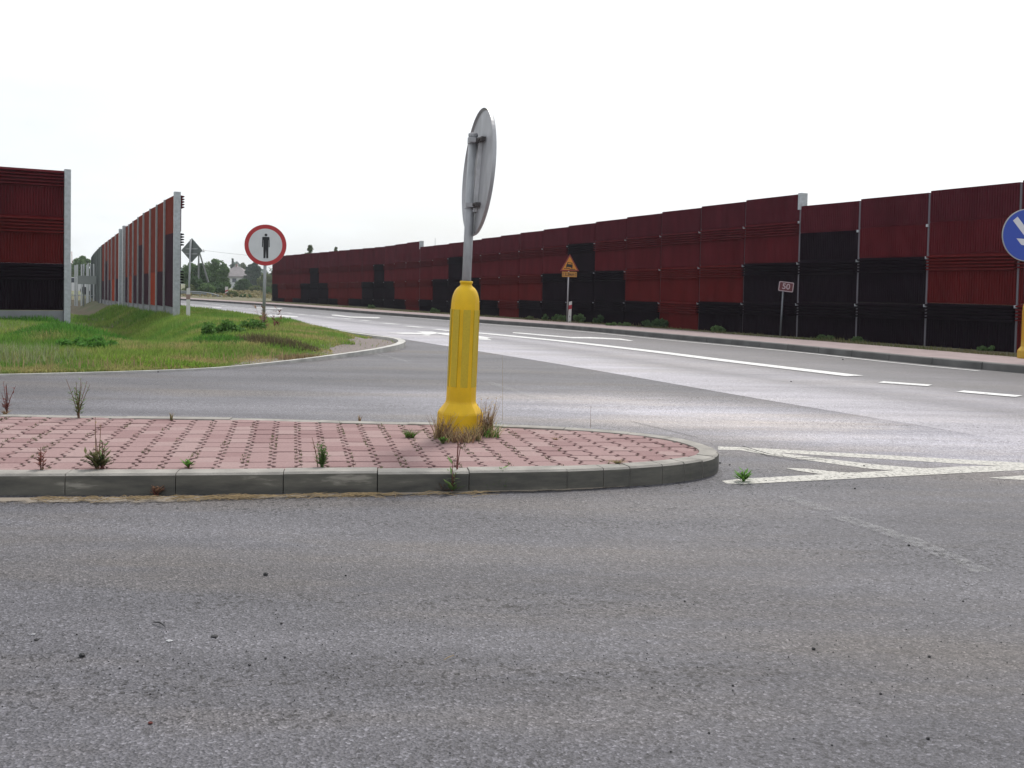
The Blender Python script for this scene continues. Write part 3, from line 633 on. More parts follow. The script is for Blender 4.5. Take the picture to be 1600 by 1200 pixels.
for i in range(len(WP) - 1):
    A_, B2 = WP[i], WP[i + 1]; d = Vector((B2.x - A_.x, B2.y - A_.y, 0)); d.normalize(); n_ = Vector((-d.y, d.x, 0)); n_ = n_ if n_.y < 0 else -n_
    a = Vector((A_.x, A_.y, 0)) + d * .035; c = Vector((B2.x, B2.y, 0)) - d * .035; zr3 = (A_.z + B2.z) / 2
    bay = i; k = (bay - 3) % 6; nd = {0: 3, 1: 2, 5: 2, 2: 1, 4: 1, 3: 0}[k]     # charcoal rows from below
    if bay <= 3:  rows = [(zr3 - .98 * U, zr3, 'louvred_panel'), (zr3, zr3 + U, 'louvred_panel'), (zr3 + U, zr3 + 1.67 * U, 'plain_panel'), (zr3 + 1.67 * U, zr3 + 2.33 * U, 'plain_panel')]
    elif bay <= 17: rows = [(zr3 - .98 * U, zr3, 'louvred_panel'), (zr3, zr3 + U, 'louvred_panel'), (zr3 + U, zr3 + 2 * U, 'louvred_panel'), (zr3 + 2 * U, zr3 + 2.66 * U, 'plain_panel')]
    else: rows = [(zr3 - .98 * U, zr3, 'louvred_panel'), (zr3, zr3 + U, 'louvred_panel'), (zr3 + U, zr3 + 2 * U, 'louvred_panel'), (zr3 + 2 * U, zr3 + 3.0 * U, 'plain_panel')]
    if bay in (17,): rows[3] = (zr3 + 2 * U, zr3 + 2.68 * U, 'plain_panel')
    for r, (z0, z1, kd_) in enumerate(rows):
        mt = M_blk if r < nd else (M_red3 if r == 3 else (M_red if r == 2 else M_red2))
        if r < nd and r == 3: mt = M_blk
        panel(a, c, z0, z1 - .002, n_, kd_, mt, wall, pitch=0.062 if bay < 10 else 0.12)
    ang = math.atan2(d.y, d.x); tall = 2.33 if bay <= 3 else (2.66 if bay <= 17 else 3.0)
    top_z = zr3 + tall * U + 0.0
    if bay == 4: top_z = zr3 + 2.68 * U
    P_ = Vector((A_.x, A_.y, 0)) - n_ * .045
    wide = bay in (4, 18)
    if wide: P_ = P_ - n_ * 0.02; post(P_, zr3 - U, zr3 + (2.28 if bay == 4 else 2.6) * U, .05, .14, ang, M_pmid, wall); post(P_, zr3 + (2.28 if bay == 4 else 2.6) * U, zr3 + (2.68 if bay == 4 else 3.02) * U, .12, .22, ang, M_steel, wall, 'post_head')
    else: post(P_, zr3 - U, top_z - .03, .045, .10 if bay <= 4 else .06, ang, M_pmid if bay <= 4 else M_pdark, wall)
    for r in ((0, 1, 2) if bay > 3 else (0, 1, 1.67)):
        if bay > 22: continue
        b = MB(); q = Vector((A_.x, A_.y, 0)) + n_ * .045; b.box((q.x, q.y, zr3 + r * U - .03), (.06, .03, .06), 0, ang); b.build('bracket', M_steel, wall, world=True)

U = 1.03
# left barrier receding behind the verge: we see its back
wall2 = thing('noise_barrier', (W2[0].x, W2[0].y, hL(W2[0].x, W2[0].y)), 'receding noise barrier seen from behind with orange and plum panels between steel posts', 'noise barrier')
PX2 = [279, 263.5, 251, 240.5, 229.8, 221, 213, 206, 199.5, 193.5, 184.5, 178.2, 172.8, 167.4, 162.3, 157.8]
XR = np.array([-9.17 + (p.x - W2[0].x) for p in W2])
def onwall2(px):
    lo, hi = 26.3, 79.9
    f_ = lambda y: 800 + float(np.interp(y, W2A[:, 1], W2A[:, 0])) / y * F
    for _ in range(40):
        mid = (lo + hi) / 2
        if f_(mid) > px: lo = mid
        else: hi = mid
    return Vector((float(np.interp(lo, W2A[:, 1], W2A[:, 0])), lo, 0))
Q2 = [onwall2(p) for p in PX2]
for d_y in (60.5, 63, 65.5, 68, 70.5, 73, 75.5, 78): Q2.append(Vector((float(np.interp(d_y, W2A[:, 1], W2A[:, 0])), d_y, 0)))
Q2[0] = Vector((W2[0].x, W2[0].y, 0))
ND = [2, 1, 0, 1, 2, 1, 0, 1, 9, 1, 0, 1, 2, 1, 0, 1, 2, 1, 0, 1, 2, 1, 0]
def z2(y):                        # foot of the lowest panel row
    return float(np.interp(y, [26.3, 33, 42.1, 56.5, 68, 80], [H - 40.2 * 26.3 / F + 0, H - 40.5 * 33 / F, H - 37.5 * 42.1 / F, H - 34 * 56.5 / F, H - 31 * 68 / F, H - 31 * 80 / F]))
z2v = lambda y: float(np.interp(y, [26.3, 42.1, 58, 80], [0.50, 0.24, 0.02, -0.22]))
for i in range(len(Q2) - 1):
    a, c = Q2[i], Q2[i + 1]; d = (c - a).normalized(); n_ = Vector((-d.y, d.x, 0)); n_ = n_ if n_.x > 0 else -n_
    zb = z2v((a.y + c.y) / 2); nd = ND[i] if i < len(ND) else 1; ang = math.atan2(d.y, d.x)
    a2, c2 = a + d * .03, c - d * .03
    if nd != 9:
        for r in range(3):
            dark = r < nd; bm_ = M_opur if dark else ((M_obri if (r == 0) else M_ored)); fm = M_blk if dark else (M_red2 if r < 2 else M_red)
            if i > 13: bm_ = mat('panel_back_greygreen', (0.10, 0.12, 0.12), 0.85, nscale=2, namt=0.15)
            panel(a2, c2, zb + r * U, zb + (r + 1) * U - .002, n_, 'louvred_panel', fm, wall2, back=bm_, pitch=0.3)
    else:
        for r in range(3): panel(a2, c2, zb + r * U, zb + (r + 1) * U - .002, n_, 'louvred_panel', M_red, wall2, back=M_steel, pitch=0.3)
    mid = (a + c) / 2 - n_ * .06; b = MB(); b.box((mid.x, mid.y, zb - .36), ((c2 - a2).length, .10, .70), 0, ang); b.build('plinth', M_plin, wall2, world=True)
    pp = a - n_ * 0.10
    if i == 0: post(a - n_ * 0.10 + d * 0.0, zb - .8, zb + 3.06 * U, .125, .17, ang, M_steel, wall2)
    elif i in (8, 9): post(pp, zb - .75, zb + 3.08 * U, .35, .26, ang, M_steel, wall2)
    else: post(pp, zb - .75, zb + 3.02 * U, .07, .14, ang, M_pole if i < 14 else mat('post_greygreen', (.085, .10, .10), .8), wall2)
# left barrier facing us at the frame's edge
PR = Vector(((105.5 - 800) / F * 21.4, 21.4, 0)); dl = Vector((-0.86, -0.51, 0)).normalized(); dl = Vector((-1.1, -0.62, 0)).normalized()
wall3 = thing('noise_barrier', (PR.x, PR.y, hL(PR.x, PR.y)), 'near noise barrier at the left edge with two dark red rows over a charcoal row', 'noise barrier')
n3 = Vector((-dl.y, dl.x, 0)); n3 = n3 if n3.y < 0 else -n3; zb3 = H - 50.0 * 21.3 / F
for i in range(3):
    a = PR + dl * (.09 + i * 2.35); c = PR + dl * (.09 + (i + 1) * 2.35 - .06); ang = math.atan2(dl.y, dl.x)
    for r, mt in enumerate((M_blk, M_red2, M_red)): panel(c, a, zb3 + r * U, zb3 + (r + 1) * U - .002, n3, 'louvred_panel', mt, wall3, pitch=0.056)
    mid = (a + c) / 2 + n3 * -.04; b = MB(); b.box((mid.x, mid.y, zb3 - .41), ((c - a).length, .12, .80), 0, ang); b.build('plinth', M_plin, wall3, world=True)
    q = PR + dl * (i * 2.35 + .02); post(q - n3 * 0.0, zb3 - .8, zb3 + 3.03 * U, .13, .20, ang, M_steel, wall3)

# ------------------------------------------------------------------ near keep-side sign on its yellow bollard
def bollard(loc, label, rz, mt, strip, sc=1.0, tilt=(0, 0), withlean=0):
    T = thing('bollard', loc, label, 'bollard', rz, 'yellow bollards at sign poles', tilt)
    b = MB(); b.lathe([(r * sc, z * sc) for r, z in ((.168, 0), (.174, .02), (.172, .145), (.166, .16), (.118, .225), (.113, .24), (.112, .26), (.108, .60), (.107, .95), (.105, .985))], 16, flute=0.045, mi=0, cap=False)
    b.build('body', mt, T)
    b = MB(); b.lathe([(r * sc, z * sc) for r, z in ((.105, .985), (.103, 1.01), (.096, 1.04), (.084, 1.07), (.068, 1.092), (.047, 1.108), (.045, 1.112), (.043, 1.125), (.049, 1.130), (.049, 1.142), (.043, 1.146))], 16, flute=[.045, .042, .035, .026, .018, .01, .004, 0], cap=False)
    b.build('dome', mt, T, smooth=True)
    for k in range(8):
        a = math.pi / 4 * k + math.pi / 8; a = 2 * math.pi * (2 * k + 1.5 - .5) / 16
        b = MB(); cs, sn = math.cos(a), math.sin(a)
        vs = []
        for r0 in (0.096 * sc, 0.1085 * sc):
            for z in (.35 * sc, .93 * sc):
                for s in (-1, 1): vs.append((r0 * cs - s * .027 * sc * sn, r0 * sn + s * .027 * sc * cs, z))
        b.add(vs, [(0, 1, 3, 2), (4, 6, 7, 5), (0, 2, 6, 4), (1, 5, 7, 3), (2, 3, 7, 6), (0, 4, 5, 1)])
        b.build('reflective_strip', strip, T)
    return T
base = at(718, 674.5, ih); YB0 = base.y
bol = bollard((base.x, base.y, ih - .004), 'large yellow bollard ringed by dry weeds on the paved island in front', math.radians(-10.5), M_yel, M_oliv, tilt=(0, math.radians(1.6)))
sc_px = YB0 / F
sg = thing('road_sign', (base.x, base.y, ih), 'round road sign seen edge-on from behind, standing in the near yellow bollard', 'road sign', 0, None, (0, math.radians(1.6)))
b = MB(); b.tube([(0, 0, .6), (0, 0, (676 - 214) * sc_px)], .0345, 20); b.build('pole', M_pole, sg, smooth=True)
# disc: plane contains z; normal points right and slightly away
dn = Vector((0.9640, 0.2659, 0)); dt = Vector((-0.2659, 0.9640, 0)); RD = 0.478; zc = (676 - 270) * sc_px
def dp(u, v, w_, tl=math.radians(3.6)): 
    # u along dt, v up, w along normal; disc leans a little
    c_ = Vector((0, 0, zc)) + dn * (0.052 + w_) + dt * u + Vector((0, 0, 1)) * v + Vector((1, 0, 0)) * v * math.tan(tl) * .6
    return tuple(c_)
b = MB(); nC = 64
rings = [(RD * .93, .002), (RD * .965, .004), (RD * .985, -.004), (RD, -.014), (RD, .006), (RD * .99, .014), (RD * .93, .013)]
vs = [dp(r * math.cos(2 * math.pi * j / nC), r * math.sin(2 * math.pi * j / nC), w_) for r, w_ in rings for j in range(nC)]
fs = [(i * nC + j, i * nC + (j + 1) % nC, (i + 1) * nC + (j + 1) % nC, (i + 1) * nC + j) for i in range(len(rings) - 1) for j in range(nC)] + [tuple(range(nC)), tuple((len(rings) - 1) * nC + j for j in range(nC - 1, -1, -1))]
b.add(vs, fs); b.build('sign_disc', M_signback, sg)
b = MB()
def obox(b, u0, u1, v0, v1, w0, w1):
    vs = [dp(u, v, w_) for w_ in (w0, w1) for v in (v0, v1) for u in (u0, u1)]
    b.add(vs, [(0, 1, 3, 2), (4, 6, 7, 5), (0, 2, 6, 4), (1, 5, 7, 3), (2, 3, 7, 6), (0, 4, 5, 1)])
obox(b, -.06, .06, -.30, .23, -.026, .001)
b.build('rail', mat('rail_pale_alu', (0.56, 0.56, 0.58), 0.5, 0.25, nscale=11, namt=0.25), sg)
for v in (.232, -.252):
    b = MB(); b.tube([(0, 0, zc + v - .022), (0, 0, zc + v + .022)], .041, 16)
    b.box((0.0, -0.045, zc + v), (.05, .03, .03))
    c = b.build('clamp', M_signback, sg)
    b = MB(); obox(b, -.155, -.05, v - .014, v + .016, -.035, .0); obox(b, -.06, .06, v - .018, v + .014, -.05, -.012); b.tube([dp(-.12, v, -.05), dp(-.12, v, .0)], .012, 8); b.build('bolt', M_rust, c)
b = MB(); b.lathe([(.037, 0), (.037, .018), (.03, .024)], 16, (0, 0, (676 - 215) * sc_px)); b.build('pole_cap', M_signback, sg)

# ------------------------------------------------------------------ other signs
def facing(loc): return math.atan2(-loc.x, loc.y) * -1.0
# pedestrian ban sign
Y = 21.0; p0 = atd(413.5, 512, Y); p0.z = hL(p0.x, p0.y); s_ = Y / F
sg = thing('road_sign', p0, 'round red bordered sign with a black standing figure on white, on the grass', 'road sign', math.radians(8))
def zof(px, py, Y, p0): return atd(px, py, Y).z - p0.z
R = 32 * s_; zc = zof(416, 383, Y, p0); xo = .0
b = MB(); b.tube([(-.03, .035, -.1), (0.0, .035, zc + R * .8)], .034, 14); b.build('pole', M_pole, sg, smooth=True)
b = MB(); b.plate(circ(0, zc, R), -.012, .0); b.build('sign_disc', M_signback, sg)
b = MB(); n = 64; o_ = circ(0, zc, R * .995, n); i_ = circ(0, zc, R * .80, n)
b.add([(x, -.016, z) for x, z in o_] + [(x, -.016, z) for x, z in i_], [(k, (k + 1) % n, n + (k + 1) % n, n + k) for k in range(n)]); b.build('red_border', M_signred, sg)
b = MB(); b.plate(circ(0, zc, R * .80), -.0155, -.012); b.build('white_face', M_signwhite, sg)
r_ = R; b = MB(); b.plate(circ(.02 * r_, zc + .49 * r_, .068 * r_, 20), -.018, -.0156)
bodyp = [(-.13, .40), (.17, .40), (.19, .36), (.20, -.10), (.155, -.10), (.15, .25), (.14, .25), (.14, -.64), (.045, -.64), (.025, -.2), (.005, -.64), (-.09, -.64), (-.10, .25), (-.11, .25), (-.115, -.10), (-.165, -.10), (-.155, .36)]
b.plate([(x * r_, zc + z * r_) for x, z in bodyp], -.018, -.0156); b.build('figure_symbol', M_signblack, sg)
b = MB()
for v in (-.3, .3): b.box((0, .02, zc + v * R), (.30, .02, .04))
b.build('clamp', M_signback, sg)

# diamond sign seen from the back
Y = 25.3; p0 = atd(293.5, 487, Y); p0.z = hL(p0.x, p0.y); s_ = Y / F
sg = thing('road_sign', p0, 'grey back of a diamond shaped sign on a slender pole at the barrier end', 'road sign', math.radians(-20))
zc = zof(298.5, 391, Y, p0); dx = (298.5 - 293.5) * s_ * 1.0; hd = 18.8 * s_; hw = 20 * s_
b = MB(); b.tube([(0, 0, -.1), (dx * .9, 0, zc + hd * .9)], .026, 10); b.build('pole', M_pole, sg, smooth=True)
b = MB(); b.plate([(dx - hw, zc), (dx, zc - hd), (dx + hw, zc), (dx, zc + hd)], .03, .042); b.build('sign_plate', mat('diamond_back_grey', (0.16, 0.175, 0.18), 0.6, 0.2), sg)
b = MB()
for v in (-.3, .12): b.box((dx, .022, zc + v * hd), (hw * 1.1, .016, .03))
b.build('clamp', M_signback, sg)
# short stub post beside it
q = atd(294, 490, 24.9); zq = hL(q.x, q.y)
gp = thing('guide_post', (q.x, q.y, zq), 'weathered white guide post with a faded red band at the barrier end', 'guide post', .3)
hgt = zof(294, 449, 24.9, Vector((0, 0, zq))); b = MB(); b.plate([(-.05, -.1), (.05, -.1), (.045, hgt), (-.045, hgt - .03)], -.03, .03); b.build('post', M_postw, gp)
b = MB(); b.box((0, 0, hgt * .72), (.102, .066, .13)); b.build('red_band', mat('faded_red', (0.30, 0.20, 0.18), .7), gp)

# orange warning sign
p0 = at(886, 503, .11); Y = p0.y; s_ = Y / F
sg = thing('road_sign', p0, 'orange triangular warning sign with tilted car and distance plate, before the barrier', 'road sign', math.radians(4))
zt, zb_, = zof(889, 398, Y, p0), zof(889, 423, Y, p0); hw = 14 * s_
b = MB(); b.tube([(0, .03, -.1), (.03, .03, zt - .1)], .026, 10); b.build('pole', mat('pole_pale', (0.45, 0.43, 0.46), .5, .3), sg, smooth=True)
cx_ = .05
def tri(k): 
    c_ = (zt + 2 * zb_) / 3; P = [(cx_ - hw, zb_), (cx_ + hw, zb_), (cx_, zt)]; return [(cx_ + (x - cx_) * k, c_ + (z - c_) * k) for x, z in P]
b = MB(); b.plate(tri(1.06), -.012, 0); b.build('red_border', mat('sign_dark_red', (0.24, 0.02, 0.02), .5), sg)
b = MB(); b.plate(tri(.84), -.015, -.0125); b.build('orange_face', M_signorg, sg)
b = MB(); cz = zb_ + .26 * (zt - zb_); tl = -.12
def rp(P, cx0, cz0, t_): return [(cx0 + x * math.cos(t_) - z * math.sin(t_), cz0 + x * math.sin(t_) + z * math.cos(t_)) for x, z in P]
k_ = hw / 14.0
car = [(-5.0, -3.6), (-3.4, -3.6), (-3.2, -2.2), (3.0, -2.2), (3.2, -3.6), (4.8, -3.6), (5.0, 1.2), (4.2, 1.8), (3.9, 5.2), (-3.9, 5.2), (-4.4, 1.8), (-5.2, 1.2)]
b.plate([(x, z) for x, z in rp([(a * k_, c * k_) for a, c in car], cx_ - .2 * k_, cz + 1.2 * k_, tl)], -.018, -.0155)
b.plate([(cx_ - 9 * k_, cz - 2.6 * k_), (cx_ - 9 * k_, cz - 3.6 * k_), (cx_ - 2 * k_, cz - 3.6 * k_), (cx_ + 1 * k_, cz - 4.8 * k_), (cx_ + 9 * k_, cz - 4.8 * k_), (cx_ + 9 * k_, cz - 3.8 * k_), (cx_ + 1 * k_, cz - 3.6 * k_), (cx_ - 1 * k_, cz - 2.6 * k_)], -.018, -.0155)
b.build('car_symbol', M_signblack, sg)
b = MB(); b.plate([(x, z) for x, z in rp([(a * k_, c * k_) for a, c in ((-3.0, 2.4), (3.0, 2.4), (2.8, 4.2), (-2.8, 4.2))], cx_ - .2 * k_, cz + 1.2 * k_, tl)], -.0195, -.0182); b.build('rear_window', M_signorg, sg)
pz0, pz1 = zof(889, 432.8, Y, p0), zof(889, 424.6, Y, p0); pw = 11.6 * s_
b = MB(); b.plate([(cx_ - pw, pz0), (cx_ + pw, pz0), (cx_ + pw, pz1), (cx_ - pw, pz1)], -.012, 0); b.build('distance_plate', mat('plate_orange', (0.50, 0.22, 0.035), .5), sg)
b = MB()
for sx in (-1, 1):
    xx = cx_ + sx * (pw - 1.6 * s_); zm = (pz0 + pz1) / 2; hh = (pz1 - pz0) * .36
    b.plate([(xx - .3 * s_, zm - hh), (xx + .3 * s_, zm - hh), (xx + .3 * s_, zm + hh * .5), (xx + 0.9 * s_, zm + hh * .5), (xx, zm + hh), (xx - 0.9 * s_, zm + hh * .5), (xx - .3 * s_, zm + hh * .5)], -.0145, -.0125)
b.build('arrow_symbol', M_signblack, sg)
def text(s, size, loc, mt, name, parent, ext=.0012):
    c = bpy.data.curves.new(name, 'FONT'); c.body = s; c.size = size; c.align_x = 'CENTER'; c.align_y = 'CENTER'; c.extrude = ext; c.offset = size * .018; c.materials.append(mt)
    o = bpy.data.objects.new(name, c); COL.objects.link(o); o.parent = parent; o.location = loc; o.rotation_euler = (math.pi / 2, 0, 0)
    me = bpy.data.meshes.new_from_object(o); bpy.data.objects.remove(o); o = bpy.data.objects.new(name, me); COL.objects.link(o); o.parent = parent; o.location = loc; o.rotation_euler = (math.pi / 2, 0, 0); return o
text('2,5km', 6.2 * s_, (cx_, -.0145, (pz0 + pz1) / 2), M_signblack, 'distance_text', sg)

# road number sign
p0 = at(1219, 525, .10); Y = p0.y; s_ = Y / F
sg = thing('road_sign', p0, 'small maroon road number sign reading 50 on a thin pole', 'road sign', math.radians(-16), None, (0, math.radians(2.0)))
zc = zof(1226, 447.8, Y, p0); hw, hh = 11.2 * s_, 7.6 * s_
b = MB(); b.tube([(0, .02, -.1), (0, .02, zc)], .024, 10); b.build('pole', mat('pole_dark', (0.16, 0.17, 0.19), .5, .4), sg, smooth=True)
def rrect(cx0, cz0, a, c, r, n=5):
    P = []
    for sx, sz, a0 in ((1, 1, 0), (-1, 1, 90), (-1, -1, 180), (1, -1, 270)):
        for i in range(n + 1): t_ = math.radians(a0 + 90 * i / n); P.append((cx0 + sx * (a - r) + r * math.cos(t_), cz0 + sz * (c - r) + r * math.sin(t_)))
    return P
tiltp = -.07; ox = .07
b = MB(); b.plate(rp(rrect(0, 0, hw, hh, .03), ox, zc, tiltp), -.010, 0); b.build('pale_border', M_pink, sg)
b = MB(); b.plate(rp(rrect(0, 0, hw * .88, hh * .83, .025), ox, zc, tiltp), -.013, -.0105); b.build('maroon_face', M_maroon, sg)
o = text('50', 12.2 * s_, (ox, -.0145, zc), M_pink, 'number_text', sg); o.rotation_euler = (math.pi / 2, -tiltp * -1 * -1, 0)
o.rotation_euler = (Matrix.Rotation(-tiltp, 3, 'Y') @ Matrix.Rotation(math.pi / 2, 3, 'X')).to_euler()

# guide post by the warning sign
p0 = at(889.6, 503.4, .11); s_ = p0.y / F; hg = 33 * s_
gp = thing('guide_post', p0, 'white guide post with a bright red band beside the orange warning sign', 'guide post', 0, None, (0, .03))
b = MB(); b.plate([(-2.4 * s_, -.1), (2.4 * s_, -.1), (2.4 * s_, hg), (-2.2 * s_, hg - .035)], -.03, .03); b.build('post', M_postw, gp)
b = MB(); b.plate([(-2.55 * s_, hg * .60), (2.55 * s_, hg * .64), (2.55 * s_, hg * .84), (-2.55 * s_, hg * .79)], -.034, .034); b.build('red_band', mat('reflector_red', (0.36, .012, .03), .4), gp)
b = MB(); b.plate([(-.4 * s_, hg * .27), (.2 * s_, hg * .21), (.7 * s_, hg * .27), (.2 * s_, hg * .34)], -.034, -.0302); b.build('mark', M_signblack, gp)

# blue sign and second bollard at the right edge
p0 = at(1604.5, 560, .125); s_ = p0.y / F
bollard(p0, 'dull yellow bollard below the blue arrow sign at the right edge', 0.1, M_yeld, M_olivd, sc=0.86 * 1.0 * 92 * s_ / 1.0 if False else 92 * s_ / 1.146)
sg = thing('road_sign', p0, 'round blue sign with a white arrow pointing down and right', 'road sign', math.radians(4))
R = 41 * s_; zc = zof(1604.5, 367.5, p0.y, p0); xo = atd(1604.5, 367.5, p0.y).x - p0.x
b = MB(); b.tube([(0, .04, .3), (xo, .04, zc + R * .7)], .034, 14); b.build('pole', mat('pole_shaded_grey', (0.22, 0.23, 0.26), .5, .4), sg, smooth=True)
b = MB(); b.plate(circ(xo, zc, R, 64), -.014, 0); b.build('sign_disc', M_signrim, sg)
b = MB(); b.plate(circ(xo, zc, R * .965, 64), -.017, -.0145); b.build('blue_face', M_signblue, sg)
ar_ = [(-.115, .80), (.115, .80), (.115, -.10), (.42, .18), (.42, -.13), (0, -.62), (-.42, -.13), (-.42, .18), (-.115, -.10)]
b = MB(); b.plate([(xo + x * R, zc + z * R) for x, z in rp(ar_, 0, -.0, math.radians(40))], -.0205, -.0175); b.build('arrow_symbol', M_signwhite, sg)

# chevron marker and guard rail beyond the road
Y = 97; p0 = atd(354, 462, Y); sg = thing('marker_post', (p0.x, p0.y, g(Y) + .1), 'red and white striped marker board beside the bushes across the road', 'marker board')
z0, z1 = atd(354, 461, Y).z - sg.location.z, atd(354, 448, Y).z - sg.location.z; hw = 2.3 * Y / F
b = MB(); b.box((0, .04, z1 / 2), (.06, .06, z1)); b.build('post', M_steel, sg)
b = MB(); b.plate([(-hw, z0), (hw, z0), (hw, z1), (-hw, z1)], -.02, 0); b.build('board', mat('board_white', (.55, .52, .52), .6), sg)
b = MB(); st = (z1 - z0) / 5
for k in range(3):
    zz0 = z0 + st * (k * 1.75); 
    if zz0 + st * 1.6 <= z1 + .01: b.plate([(-hw, zz0), (hw, zz0 + st * .7), (hw, min(z1, zz0 + st * 1.6)), (-hw, zz0 + st * .9)], -.026, -.021)
b.build('stripes', mat('stripe_red', (.33, .05, .06), .6), sg)
rp_ = [(240, 456.2, 93), (287, 456.4, 93), (323, 458.2, 93), (340, 462.0, 93), (350, 466, 93), (357, 468.6, 93)]
P = smoothpath([atd(x, y, d) for x, y, d in rp_], .5, 2)
rail = thing('guard_rail', (P[0].x, P[0].y, g(93)), 'steel guard rail curving down to the ground across the road', 'guard rail')
b = MB(); prof = [(0, .15), (-.05, .11), (-.05, .05), (0, .0), (-.05, -.05), (-.05, -.11), (0, -.15)]
for p in P:
    for o_, z in prof: b.v.append((p.x, p.y + o_, p.z + z))
b.f = [(i * 7 + k, (i + 1) * 7 + k, (i + 1) * 7 + k + 1, i * 7 + k + 1) for i in range(len(P) - 1) for k in range(6)]; b.mi = [0] * len(b.f); b.build('rail', mat('rail_grey', (.24, .26, .27), .5, .4), rail, world=True)
for x in (245, 262, 279, 296, 312, 328):
    q = atd(x, 458, 93.1); post(Vector((q.x, q.y + .08, 0)), g(93) - .2, q.z - .02, .10, .08, 0, M_steel, rail)

# ------------------------------------------------------------------ house
Y = 260; hz0 = atd(373, 452, Y); k = Y / F
hs_ = thing('house', (hz0.x, hz0.y, g(Y) - .2), 'white house with a grey hipped roof among the far trees', 'house', 0)
def HP(px, py, dy=0): p = atd(px, py, Y); return (p.x - hs_.location.x, dy, p.z - hs_.location.z)
xl, xr = HP(349, 440)[0], HP(387, 440)[0]; ze = HP(372, 431)[2]; za = HP(366, 416)[2]
b = MB(); b.box(((xl + xr) / 2, 4, ze / 2), (xr - xl, 8, ze)); b.build('wall', mat('house_white', (.55, .55, .58), .9), hs_)
b = MB(); o_ = .55; b.add([(xl - o_, -o_, ze - .1), (xr + o_, -o_, ze - .1), (xr + o_, 8 + o_, ze - .1), (xl - o_, 8 + o_, ze - .1), (xl + 1.7, 4, za), (xr - 3.4, 4, za), (xl - o_, -o_, ze - .4), (xr + o_, -o_, ze - .4), (xr + o_, 8 + o_, ze - .4), (xl - o_, 8 + o_, ze - .4)],
                          [(0, 1, 5, 4), (1, 2, 5), (2, 3, 4, 5), (3, 0, 4), (0, 6, 7, 1), (1, 7, 8, 2), (2, 8, 9, 3), (3, 9, 6, 0), (6, 9, 8, 7)])
rf = b.build('roof', mat('roof_grey', (.20, .18, .185), .9, nscale=.8, namt=.15), hs_)
b = MB(); b.box(((xl + xr) / 2 - 1, 4.3, za + .2), (.5, .5, 1.1)); b.build('chimney', mat('chimney_brick', (.24, .15, .13), .9), rf)
for wx, wy in ((366.2, 438), (381, 438)):
    c = HP(wx, wy); b = MB(); b.box((c[0], -.02, c[2]), (1.25, .1, 1.2)); f_ = b.build('window', mat('window_frame', (.35, .35, .37), .7), hs_)
    b = MB(); b.box((c[0], -.06, c[2]), (1.0, .08, .98)); b.build('pane', mat('window_pane', (.05, .06, .08), .2), f_)

# ------------------------------------------------------------------ trees and bushes
def leaves(cl, n, size, rs, squash=1.0):
    """n leaf-sized quads spread through the clumps cl=[(x,y,z,r)]"""
    V = np.zeros((n, 4, 3)); cl = np.array(cl); wv = cl[:, 3] ** 2; wv = wv / wv.sum(); R_ = np.random.RandomState(rs)
    id_ = R_.choice(len(cl), n, p=wv); d = R_.normal(size=(n, 3)); d /= np.linalg.norm(d, axis=1)[:, None]; rr = R_.uniform(.45, 1.08, n) ** .6
    c = cl[id_, :3] + d * (cl[id_, 3] * rr)[:, None] * np.array([1, 1, squash])
    a = R_.normal(size=(n, 3)); a /= np.linalg.norm(a, axis=1)[:, None]; e = np.cross(a, R_.normal(size=(n, 3))); e /= np.linalg.norm(e, axis=1)[:, None]
    s = (size * R_.uniform(.6, 1.4, n))[:, None]
    V[:, 0] = c - a * s; V[:, 1] = c - e * s * .55; V[:, 2] = c + a * s; V[:, 3] = c + e * s * .55
    return V.reshape(-1, 3)
def quadobj(name, V, mt, parent=None):
    n = len(V) // 4; me = bpy.data.meshes.new(name); me.vertices.add(len(V)); me.vertices.foreach_set('co', V.astype(np.float32).ravel())
    me.loops.add(n * 4); me.loops.foreach_set('vertex_index', np.arange(n * 4)); me.polygons.add(n); me.polygons.foreach_set('loop_start', np.arange(n) * 4); me.polygons.foreach_set('loop_total', np.full(n, 4))
    me.materials.append(mt); me.update(calc_edges=True); me.validate()
    o = bpy.data.objects.new(name, me); COL.objects.link(o)
    if parent is not None: o.parent = parent
    return o
LG = {'dark': leafmat('leaves_dark', (0.075, 0.130, 0.055)), 'mid': leafmat('leaves_mid', (0.120, 0.195, 0.075)), 'olive': leafmat('leaves_olive', (0.135, 0.165, 0.065)), 'blue': leafmat('leaves_blueish', (0.075, 0.115, 0.075)), 'pale': leafmat('leaves_pale', (0.11, 0.14, 0.06))}
